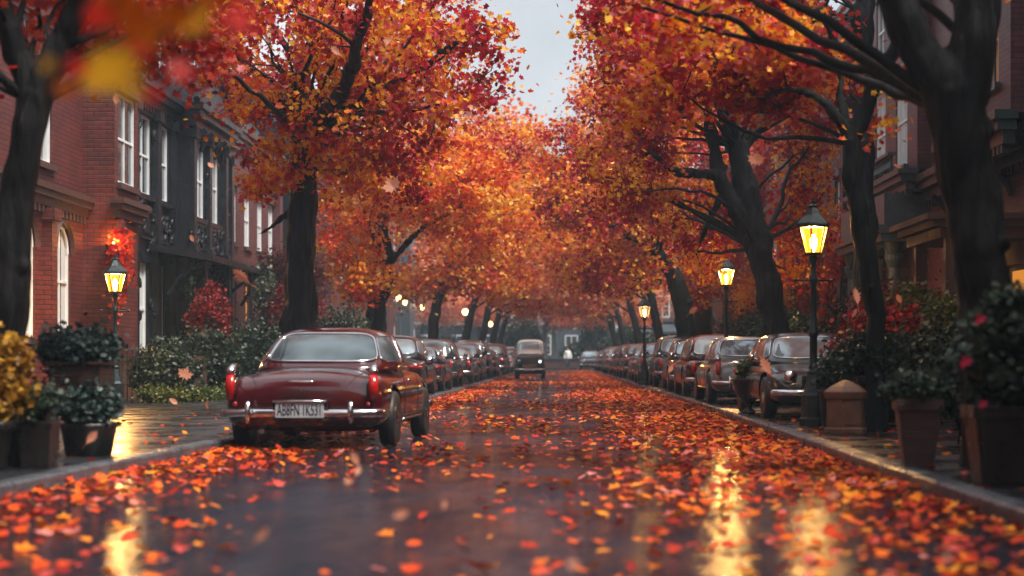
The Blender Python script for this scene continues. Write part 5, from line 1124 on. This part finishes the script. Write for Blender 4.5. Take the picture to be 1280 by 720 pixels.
# small ground lantern beside the steps
gl = thing('ground_lantern', 'tiny glowing lantern standing on the left pavement beside the planters', 'lantern', tuple(P(111, 497, 33)[:2]) + (.115,))
b = MB(); b.lathe([(.07, 0), (.07, .03), (.05, .04)], n=8); b.lathe([(.075, .2), (.05, .25), (.012, .28)], n=8)
for k in range(4): a = k * math.pi / 2; b.tube([(.05 * math.cos(a), .05 * math.sin(a), .03), (.05 * math.cos(a), .05 * math.sin(a), .21)], .007, 4)
b.build('frame', M['iron'], gl); g = MB(); g.lathe([(.03, .06), (.04, .11), (.015, .17)], n=10); g.build('flame', M['bulb'], gl)

# ------------------------------------------------------------------ planters, shrubs, climbers
def shrub(name, label, cat, c, rad, n, lm, size=(.04, .08), per=26, seed=1, group=None, stems=7, spread=None, ground=None, shell=.5):
    r = np.random.default_rng(seed); root = thing(name, label, cat, (c[0], c[1], ground if ground is not None else c[2] - rad[2]), 0, group); org = tuple(root.location)
    cl = in_ellipsoid(n, c, rad, r, shell); sp = spread or (max(.05, rad[0] * .16),) * 3
    leaves('foliage', around(cl, per, sp, r), size, .8, lm, root, (TV, TF) if size[1] > .05 else (OV, OF), seed, org)
    b = MB(org); b.smooth = True
    for k in range(min(stems * 5, len(cl))):
        q = cl[k]; s = Vector((c[0] + r.normal(0, rad[0] * .12), c[1] + r.normal(0, rad[1] * .12), org[2])); mid = (s + Vector(q)) / 2 + Vector((0, 0, rad[2] * .15)); b.tube([s, mid, q], [.012, .009, .004], 5)
    b.build('stems', M['bark'], root); return root
def pot_round(label, c, prof, m, n=24, name='plant_pot', group=None, rotn=0):
    r = thing(name, label, 'plant pot', c, 0, group); b = MB(); b.smooth = n > 10; b.lathe(prof, n=n, rot=rotn); b.build('pot', m, r, bevel=.006 if n <= 10 else 0)
    top = max(z for _, z in prof); rr = [q for q, z in prof if z == top][0]
    s = MB(); s.lathe([(rr * .86, top + .002), (rr * .5, top + .02), (.001, top + .025)], n=n, rot=rotn); s.build('soil', M['soil'], r); return r
Z = .116
# left
pot_round('blurred dark round pot under the yellow flowers at the left edge', (-4.98, 15.3, Z), [(.16, 0), (.17, .03), (.20, .32), (.24, .36), (.24, .42), (.20, .42)], M['pot_dark'])
yb = shrub('flower_bush', 'big bush of blurred amber yellow flowers at the left edge', 'flowers', (-4.98, 15.3, .95), (.31, .3, .44), 150, M['leaf_yellow'], (.05, .09), 22, 41, ground=.52)
shrub('shrub', 'small green plant at the foot of the yellow flower bush', 'shrub', (-4.62, 15.6, .70), (.20, .2, .12), 30, M['leaf_green'], (.04, .07), 24, 42, ground=.45)
pot_round('low dark square pot under the small green plant on the left', (-4.62, 15.6, Z), [(.17, 0), (.21, .36), (.22, .40), (.17, .40)], M['pot_dark'], 4, rotn=.78)
pot_round('dark low pot with trailing plant nearest the left kerb', (-4.66, 17.4, Z), [(.22, 0), (.27, .28), (.29, .32), (.23, .32)], M['pot_dark'])
shrub('shrub', 'trailing blue green plant in the low pot nearest the left kerb', 'shrub', (-4.68, 17.4, .58), (.31, .3, .17), 62, M['leaf_blue'], (.045, .08), 26, 43, ground=.42)
pt = thing('timber_planter', 'raised brown timber planter on legs behind the yellow flowers', 'planter', (-5.05, 18.6, Z), 0)
b = MB((-5.05, 18.6, Z))
for k in range(4): b.box(-5.33, -4.79, 18.35 - .02, 18.85, .60 + k * .10, .692 + k * .10)
b.box(-5.36, -4.76, 18.3, 18.9, 1.005, 1.04); b.build('box', M['pot_brown'], pt, bevel=.006)
for sx in (-5.30, -4.88):
    for sy in (18.36, 18.80): l = MB((-5.05, 18.6, Z)); l.box(sx, sx + .06, sy, sy + .06, Z, .60); l.build('leg', M['pot_brown'], pt)
shrub('shrub', 'wide blue green shrub filling the raised timber planter on the left', 'shrub', (-5.12, 18.6, 1.17), (.42, .34, .15), 110, M['leaf_blue'], (.045, .08), 28, 44, ground=1.04)
# garden of the carved house
k = 0
for x, y, z, rx0, rz0, m, lb in ((-8.6, 38.5, .75, .7, .62, 'leaf_green', 'dark green shrub beside the iron railing and left steps'), (-8.3, 41.5, .9, .9, .8, 'leaf_green', 'rounded dark shrub before the carved house, right of the railing'), (-7.6, 45, .95, 1.0, .85, 'leaf_green', 'broad dark shrub in the middle of the left garden'),
                                 (-7.2, 49, 1.1, 1.1, 1.0, 'leaf_green', 'tall dark shrub at the right end of the left garden beside the maroon car'), (-6.6, 53.5, 1.3, 1.0, 1.2, 'leaf_far', 'tall brownish shrub behind the maroon car roof'), (-8.6, 43.2, 1.7, .5, 1.2, 'leaf_crimson', 'thin crimson climber in front of the carved house canopy'),
                                 (-8.4, 55, 2.2, 1.1, 1.1, 'leaf_crimson', 'crimson leaved bush by the lit window beyond the carved house'), (-8.9, 57.5, 3.5, 1.2, 1.0, 'leaf_crimson', 'high crimson crown of a small tree beyond the carved house')):
    k += 1; shrub('shrub', lb, 'shrub', (x, y, z), (rx0, .8, rz0), int(150 * rx0 + 60 * rz0), M[m], (.06, .11), 30, 50 + k, 'shrubs of the left front gardens', ground=.11)
for i, (px, d) in enumerate(((190, 37), (212, 37.5), (236, 38), (262, 39), (290, 40))):
    p_ = P(px, 497, d); shrub('flower_clump', ['small yellow green clump nearest the railing', 'second yellow green clump from the railing', 'middle yellow green clump edging the left garden', 'fourth yellow green clump from the railing', 'yellow green clump nearest the maroon car'][i] + ' at the foot of the shrubs', 'plant', (p_.x, p_.y, .24), (.42, .25, .16), 34, M['leaf_hedge'], (.04, .07), 24, 70 + i, 'yellow green clumps edging the left garden', ground=.11)
for i, (x, y, h, rx0, m, lb) in enumerate(((-10.5, 149.5, 2.4, 2.6, 'leaf_far', 'dark misty bush behind the left part of the low far wall'), (-5.0, 150, 1.6, 1.8, 'leaf_far', 'misty bush behind the low far wall, left of the bare trunk'), (1.9, 150.5, 1.9, 1.5, 'leaf_far', 'misty bush right of the pale columns behind the far wall'),
                              (5.6, 147, 3.2, 2.0, 'leaf_green', 'tall dark misty evergreen right of the person in white'), (-3.4, 158, 4.5, 1.5, 'leaf_far', 'tall misty evergreen left of the bare trunk before the pale house'), (3.6, 160, 5, 1.4, 'leaf_green', 'tall misty evergreen before the right window of the pale house'))):
    shrub('shrub', lb, 'shrub', (x, y, h * .55), (rx0, 1.4, h * .5), int(70 + 26 * h * rx0), M[m], (.16, .3), 26, 300 + i, 'misty shrubs at the street end', ground=.0, spread=(.3, .3, .25))
# ivy on house fronts
def ivy(label, pts, n, lm, seed, name='climber', size=(.08, .14)):
    r = np.random.default_rng(seed); c0 = pts[0]; root = thing(name, label, 'climber', c0, 0); cl = []
    for (x, y, z), (rx0, ry0, rz0) in zip(pts, n): cl.append(in_ellipsoid(int(40 * ry0 * rz0 + 10), (x, y, z), (rx0, ry0, rz0), r, .1))
    cl = np.vstack(cl); leaves('foliage', around(cl, 20, (.06, .14, .14), r), size, .9, lm, root, (TV, TF), seed, c0)
    b = MB(c0); 
    for q in cl[::4]: b.tube([(q[0], q[1] + r.normal(0, .05), c0[2]), (q[0], q[1] * .6 + c0[1] * .4, (q[2] + c0[2]) / 2), tuple(q)], [.012, .01, .005], 4)
    b.build('stems', M['bark'], root)
ivy('orange red creeper on the brick pier above the left street lamp', [(-10.3, 41.0, 2.6), (-10.25, 40.9, 3.6), (-10.2, 41.0, 3.3)], [(.1, .35, .4), (.35, .25, .35), (.3, .25, .6)], M['leaf_red'], 81)
ivy('dark creeper hanging over the ground floor of the carved house', [(-9.6, 47, .6), (-9.6, 46.5, 2.8), (-9.6, 49, 3.2), (-9.1, 54, 3.3), (-9.2, 55.5, 2.4)], [(.3, 1, .7), (.15, .9, 1.0), (.15, 1.4, .5), (.3, 1.6, .6), (.3, .9, 1.2)], M['leaf_far'], 82)
ivy('red creeper on the dark house behind the nearest right lamp', [(8.6, 55, .6), (8.6, 56, 3.0), (8.5, 53.5, 4.4), (8.5, 60, 4.0)], [(.3, 1, .7), (.3, 1.8, 1.6), (.3, 1.4, 1.0), (.3, 2, 1.5)], M['leaf_red'], 83)
# railing by the left steps
rl = thing('iron_railing', 'low black iron railing beside the steps before the carved house', 'railing', (-9.15, 38, Z), 0)
b = MB((-9.15, 38, Z))
xs = np.linspace(-9.45, -8.7, 8)
for q in (.35, .95): b.box(-9.5, -8.65, 37.98, 38.02, Z + q, Z + q + .03)
for q in np.linspace(36.6, 38, 9): b.box(-9.5 - .012, -9.5 + .012, q - .012, q + .012, Z, Z + 1.05)
for q in (.35, .95): b.box(-9.515, -9.485, 36.5, 37.975, Z + q, Z + q + .03)
b.build('rails', M['black_paint'], rl); b = MB((-9.15, 38, Z))
for q in xs: b.lathe([(.014, Z), (.014, Z + 1.06), (.03, Z + 1.1), (.002, Z + 1.2)], (q, 38, 0), 6)
b.build('balusters', M['black_paint'], rl)
# right
pot_round('dark bowl planter on a short pedestal before the silver grey saloon', (3.22, 30.0, Z), [(.13, 0), (.12, .04), (.05, .10), (.05, .16), (.10, .20), (.22, .34), (.29, .56), (.31, .60), (.28, .60)], M['pot_dark'])
shrub('shrub', 'small bright green plant in the bowl planter on the right', 'shrub', (3.25, 30.0, .84), (.27, .24, .14), 50, M['leaf_hedge'], (.04, .07), 24, 91, ground=.71)
tp = thing('terracotta_planter', 'tan six sided terracotta planter box with a pointed lid beside the lamp', 'planter', (3.62, 22.3, Z), R(10))
b = MB(); b.lathe([(.285, 0), (.285, .07), (.255, .08), (.25, .44), (.28, .45), (.29, .53), (.265, .535)], n=6); b.build('box', M['terracotta'], tp, bevel=.006)
b = MB(); b.lathe([(.285, .536), (.20, .60), (.07, .665), (.02, .68)], n=6); b.build('lid', M['terracotta'], tp, bevel=.004)
b = MB()
for k in range(6):
    a = math.pi / 3 * (k + .5); rr = .222; b.cbox((rr * math.cos(a), rr * math.sin(a), .26), .012, .17, .28, a)
b.build('panels', M['terracotta'], tp)
pot_round('tall dark square pot just behind the tan planter', (4.12, 23.2, Z), [(.24, 0), (.30, .62), (.33, .63), (.33, .72), (.27, .72)], M['pot_dark'], 4, rotn=.78)
shrub('shrub', 'dark shrub spilling from the tall square pot behind the tan planter', 'shrub', (4.1, 23.2, 1.08), (.44, .36, .30), 90, M['leaf_green'], (.04, .08), 28, 92, ground=.84)
pot_round('dark round tub between the lamp and the tan planter', (3.82, 24.3, Z), [(.20, 0), (.25, .48), (.27, .52), (.22, .52)], M['pot_dark'])
shrub('shrub', 'blue green plant in the round tub right of the nearest lamp', 'shrub', (3.85, 24.3, .86), (.34, .30, .26), 70, M['leaf_blue'], (.04, .07), 28, 93, ground=.64)
pot_round('tapered dark brown square pot beside the right kerb', (3.17, 15.6, Z), [(.18, 0), (.26, .50), (.29, .51), (.29, .60), (.24, .60)], M['pot_brown'], 4, rotn=.70)
shrub('shrub', 'low green plant in the tapered square pot beside the right kerb', 'shrub', (3.17, 15.6, .80), (.26, .24, .12), 60, M['leaf_green'], (.035, .06), 26, 94, ground=.70)
pot_round('big blurred square black pot at the lower right', (3.42, 13.6, Z), [(.28, 0), (.36, .50), (.39, .51), (.39, .60), (.32, .60)], M['pot_dark'], 4, rotn=.75)
shrub('shrub', 'large dark green blurred shrub in the black pot at the right edge', 'shrub', (3.55, 13.6, 1.12), (.42, .4, .46), 170, M['leaf_green'], (.05, .10), 28, 95, ground=.70)
pot_round('second big blurred black pot cut by the right edge', (4.15, 14.6, Z), [(.3, 0), (.38, .5), (.4, .58), (.34, .58)], M['pot_dark'])
shrub('shrub', 'tall dark shrub cut by the right edge of the picture', 'shrub', (4.25, 14.6, 1.2), (.45, .4, .6), 150, M['leaf_green'], (.05, .10), 28, 96, ground=.70)
k = 0
for x, y, z, rx0, rz0, m, lb in ((5.0, 27, 1.3, .75, .5, 'leaf_crimson', 'crimson shrub right of the nearest right lamp'), (5.3, 25.2, .95, .6, .55, 'leaf_green', 'dark green shrub below the crimson one on the right'), (5.9, 29, 1.5, .8, .7, 'leaf_hedge', 'olive green shrub left of the sinuous dark right tree'),
                                 (6.2, 32.5, 1.5, .9, .9, 'leaf_crimson', 'second crimson shrub behind the sinuous dark right tree'), (6.5, 37.5, 1.2, 1.1, .9, 'leaf_green', 'broad dark hedge shrub before the columned entrance'), (5.6, 42.5, 1.2, .7, .8, 'leaf_green', 'green shrub just right of the great leaning tree'),
                                 (6.4, 50, 1.4, 1.2, .9, 'leaf_green', 'wide green bush behind the parked hatchback on the right'), (6.2, 57, 1.5, 1.2, 1.0, 'leaf_green', 'green bush with the yellow leaved shrub above it on the right'), (6.9, 60, 2.9, 1.0, 1.2, 'leaf_orange', 'yellow orange shrub under the smaller lit right lamp'), (5.6, 21.5, 1.1, .7, .7, 'leaf_green', 'dark shrub between the sinuous tree and the huge trunk'),
                                 (4.6, 19.6, .75, .5, .45, 'leaf_green', 'low dark shrub behind the tapered square pot'), (5.3, 18.2, 1.3, .5, .7, 'leaf_far', 'tall brownish shrub behind the huge right trunk')):
    k += 1; shrub('shrub', lb, 'shrub', (x, y, z), (rx0, .7, rz0), int(130 * rx0 + 60 * rz0), M[m], (.055, .10), 30, 100 + k, 'shrubs of the right front gardens', ground=.11)
for px, py, d, s, lb in ((1224, 399, 13.0, .045, 'bright magenta bloom high in the dark shrub at the right edge'), (1206, 452, 13.2, .05, 'dull magenta bloom lower in the dark shrub at the right edge'), (1228, 505, 13.1, .035, 'dark red bloom lowest in the shrub at the right edge'), (1062, 391, 22.3, .05, 'small magenta bloom beside the sinuous dark right tree')):
    c = P(px, py, d); r = thing('flower', lb, 'flower', tuple(c), 0, 'magenta blooms on the right'); b = MB(); b.smooth = True
    for i in range(9):
        a = i * 2.4; q = s * (.4 + .07 * i); ca, sa = math.cos(a), math.sin(a); b.add([(0, 0, 0), (q * ca - .4 * q * sa, -.3 * s, q * sa + .4 * q * ca), (q * 1.15 * ca, -.1 * s, q * 1.15 * sa), (q * ca + .4 * q * sa, -.35 * s, q * sa - .4 * q * ca)], [(0, 1, 2, 3)])
    b.build('petals', M['petal'], r); t_ = MB(); t_.tube([(0, .01, 0), (.02, .05, -.2), (.06, .2, -.5)], [.006, .006, .008], 5); t_.build('stem', M['leaf_green'], r)

# ------------------------------------------------------------------ the person
px_, py_ = .62, 141.0
ps = thing('person', 'person in white top and dark trousers walking at the far crossing', 'person', (px_, py_, .005), R(12))
joints = dict(pel=(0, 0, .95, .15), ch=(0, 0, 1.25, .16), sh=(0, 0, 1.45, .12), nk=(0, 0, 1.53, .055), hd=(0, -.01, 1.66, .095), tp=(0, 0, 1.76, .07),
              ls=(-.19, 0, 1.42, .065), le=(-.26, .04, 1.14, .045), lw=(-.27, -.04, .88, .032), lh=(-.27, -.06, .80, .035), rs=(.19, 0, 1.42, .065), re=(.26, -.03, 1.14, .045), rw=(.26, -.10, .90, .032), rh=(.26, -.12, .82, .035),
              lp=(-.09, 0, .88, .10), lk=(-.10, -.12, .50, .065), la=(-.10, -.02, .10, .045), lf=(-.11, -.18, .04, .04), rp=(.09, 0, .88, .10), rk=(.10, .02, .50, .065), ra=(.10, .20, .10, .045), rf=(.11, .06, .04, .04))
eds = [('pel', 'ch'), ('ch', 'sh'), ('sh', 'nk'), ('nk', 'hd'), ('hd', 'tp'), ('sh', 'ls'), ('ls', 'le'), ('le', 'lw'), ('lw', 'lh'), ('sh', 'rs'), ('rs', 're'), ('re', 'rw'), ('rw', 'rh'), ('pel', 'lp'), ('lp', 'lk'), ('lk', 'la'), ('la', 'lf'), ('pel', 'rp'), ('rp', 'rk'), ('rk', 'ra'), ('ra', 'rf')]
ks = list(joints); me = bpy.data.meshes.new('body'); me.from_pydata([joints[q][:3] for q in ks], [(ks.index(a), ks.index(b_)) for a, b_ in eds], []); bo = bpy.data.objects.new('body', me); COL.objects.link(bo)
sk = bo.modifiers.new('s', 'SKIN')
for i, q in enumerate(ks): me.skin_vertices[0].data[i].radius = (joints[q][3],) * 2
me.skin_vertices[0].data[0].use_root = True
sb = bo.modifiers.new('d', 'SUBSURF'); sb.levels = 2; sb.render_levels = 2
nm = bpy.data.meshes.new_from_object(bo.evaluated_get(bpy.context.evaluated_depsgraph_get())); bo.modifiers.clear(); bo.data = nm; bo.parent = ps; nm.materials.clear(); nm.materials.append(M['skin'])
for p in nm.polygons: p.use_smooth = True; p.material_index = 0
def cloth(name, m, test, e):
    bm_ = bmesh.new(); bm_.from_mesh(nm); bm_.normal_update()
    for v in bm_.verts: v.co += v.normal * e
    bmesh.ops.delete(bm_, geom=[f for f in bm_.faces if not test(f.calc_center_median())], context='FACES')
    me = bpy.data.meshes.new(name); bm_.to_mesh(me); bm_.free(); me.materials.clear(); me.materials.append(m); o = bpy.data.objects.new(name, me); COL.objects.link(o); o.parent = ps
    for p in me.polygons: p.use_smooth = True
cloth('shirt', M['shirt'], lambda c: .92 < c.z < 1.52, .018); cloth('trousers', M['trousers'], lambda c: .09 < c.z <= .99 and abs(c.x) < .22, .012); cloth('shoes', M['black_paint'], lambda c: c.z <= .10, .012); cloth('hair', M['hair'], lambda c: c.z > 1.66 and (c.y > -.04 or c.z > 1.73), .015)

# ------------------------------------------------------------------ leaves drifting in the air
words = {'m': ('jagged', MAPLE), 'k': ('lobed', OAK), 'o': ('oval', OVAL)}
air = [(145, 124, 'o', 16, 'near the brick pier, high on the left'), (485, 50, 'o', 14, 'in front of the top left canopy'), (490, 232, 'm', 26, 'over the middle of the left canopy'), (264, 207, 'o', 13, 'before the bay of the carved house'), (240, 298, 'o', 11, 'under the carved windows'), (302, 345, 'k', 28, 'left of the thick ridged trunk'),
       (231, 468, 'm', 20, 'before the left garden shrubs'), (217, 502, 'o', 14, 'over the left pavement'), (260, 506, 'o', 14, 'just left of the maroon car'), (183, 541, 'o', 14, 'above the left kerb'), (114, 547, 'k', 22, 'beside the low pot on the left'), (112, 634, 'o', 9, 'low over the left gutter'),
       (444, 574, 'k', 22, 'upper of two under the maroon car bumper'), (447, 589, 'o', 16, 'lower of two under the maroon car bumper'), (436, 603, 'm', 14, 'small one below the maroon car'), (326, 668, 'k', 28, 'low over the road, left of centre'), (500, 643, 'k', 24, 'low over the road, bottom centre'), (555, 631, 'o', 14, 'over the wet streak at the centre'),
       (717, 706, 'm', 18, 'at the bottom edge, right of centre'), (751, 695, 'o', 10, 'tiny upright one at the bottom edge'), (1041, 619, 'o', 18, 'in the right hand lamp reflection'), (1184, 697, 'o', 15, 'at the bottom right corner'), (1136, 543, 'o', 13, 'in front of the tapered square pot'), (1223, 465, 'k', 20, 'in front of the right edge shrub'),
       (1251, 490, 'o', 17, 'lowest by the right edge'), (1194, 104, 'o', 17, 'against the huge dark right trunk'), (1245, 50, 'o', 11, 'before the green bay windows'), (1122, 208, 'o', 12, 'before the white windows on the right'), (1124, 374, 'o', 14, 'over the dark entrance on the right'), (1070, 371, 'k', 26, 'against the sinuous dark right trunk'),
       (1068, 392, 'o', 14, 'below the lobed one on the sinuous trunk'), (866, 388, 'o', 15, 'before the curved slender right tree'), (945, 200, 'm', 22, 'at the fork of the great leaning tree'), (715, 118, 'o', 14, 'in the sky gap'), (735, 165, 'k', 16, 'right of the sky gap'), (957, 458, 'k', 28, 'over the bowl planter'), (838, 461, 'o', 13, 'over the red hatchback'), (420, 64, 'k', 18, 'high in the left canopy')]
rr_ = random.Random(5)
for px, py, t_, s, where in air:
    d = rr_.uniform(19, 24) if py < 520 else min(19, 1.0 * FPX / (py - VY) * .72)
    c = P(px, py, d); sz = s * d / FPX * .92; lb = MB(tuple(c)); ang = rr_.uniform(-1.2, 1.2)
    rot = Matrix.Rotation(ang, 3, 'Y') @ Matrix.Rotation(R(rr_.uniform(55, 110)), 3, 'X') @ Matrix.Rotation(rr_.uniform(-.6, .6), 3, 'Z') @ Matrix.Rotation(rr_.uniform(-.7, .7), 3, 'Y')
    bigleaf(lb, words[t_][1], c, sz, rot, .35)
    tag(lb.build('falling_leaf', M['leaf_air']), 'pale salmon %s leaf drifting in the air %s' % (words[t_][0], where), 'leaf', 'leaves drifting in the air')

# ------------------------------------------------------------------ fallen leaves
rg = np.random.default_rng(99)
def density(x, d):
    kl, kr = KL(d), KR(d); u = (x - kl) / (kr - kl)
    e = np.exp(-(u / .13) ** 2) * 1.7 + np.exp(-((1 - u) / .24) ** 2) * 1.5 + .025
    e += .20 * (np.sin(x * 1.3 + d * .21) * np.sin(d * .37 - x * .6) > .25) + .08 * (u > .5)
    e *= lerp(d, [6, 9, 13, 22], [.28, .36, .55, .92])
    return min(1.15, e * .8)
pts = []
for _ in range(80000):
    d = 5.5 + 128 * rg.uniform() ** 1.35; kl, kr = KL(d), KR(d); x = rg.uniform(kl + .02, kr - .02)
    if rg.uniform() < density(x, d): pts.append((x, d))
pts = np.array(pts)
keep = ~((np.abs(pts[:, 0] + 2.95) < .9) & (pts[:, 1] > 20.6) & (pts[:, 1] < 24.4) & (rg.uniform(size=len(pts)) < .5)); pts = pts[keep]
pts = pts[np.argsort(pts[:, 1])]
near, far = pts[:290], pts[290:]
zz = rg.uniform(.004, .022, len(far)); kind(leaves('fallen_leaves', np.c_[far, zz][::2], (.07, .135), .2, M['leaf_ground'], None, (TV, TF), 15, keepz=.0035), 'stuff'); fl = leaves('fallen_leaves', np.c_[far, zz][1::2], (.05, .115), .26, M['leaf_ground'], None, (OV, OF), 5, keepz=.0035)
# push every blade so its lowest point rests at the height given
kind(fl, 'stuff')
gcols = [('dark red', mat('fallen dark red leaf', (.24, .02, .01), .6, 0, .4, 20)), ('rust orange', mat('fallen orange leaf', (.56, .10, .012), .6, 0, .4, 20)), ('amber', mat('fallen amber leaf', (.62, .20, .02), .6, 0, .4, 20)), ('salmon', mat('fallen salmon leaf', (.55, .18, .11), .6, 0, .3, 20))]
rl_ = random.Random(8); protos = []
for nm_, m in gcols:
    for ol in (MAPLE, OVAL):
        b = MB(); bigleaf(b, ol, (0, 0, .012), 1.0, Matrix.Identity(3), .22); me_o = b.build('fallen_leaf', m); protos.append((nm_, me_o.data)); bpy.data.objects.remove(me_o)
for x, d in near:
    nm_, me_ = protos[rl_.choice([0, 1, 2, 3, 2, 3, 0, 3, 4, 1, 6, 7])]; o = bpy.data.objects.new('fallen_leaf', me_); COL.objects.link(o); s = rl_.uniform(.075, .115)
    o.location = (x, d, .012); o.scale = (s, s, s); o.rotation_euler = (rl_.gauss(0, .10), rl_.gauss(0, .10), rl_.uniform(0, 6.28)); tag(o, 'blurred %s fallen leaf lying on the wet road in the foreground' % nm_, 'leaf', 'fallen leaves on the near road')
# leaves on pavements and on the cars
pv_ = []
for _ in range(1700):
    d = 10 + 110 * rg.uniform() ** 1.2
    x = KR(d) + .2 + abs(rg.normal(0, 1.2)) if rg.uniform() < .5 else KL(d) - .2 - abs(rg.normal(0, 1.6)); pv_.append((x, d, .122))
kind(leaves('pavement_leaves', np.array(pv_), (.06, .12), .22, M['leaf_ground'], None, (OV, OF), 6, keepz=None), 'stuff')
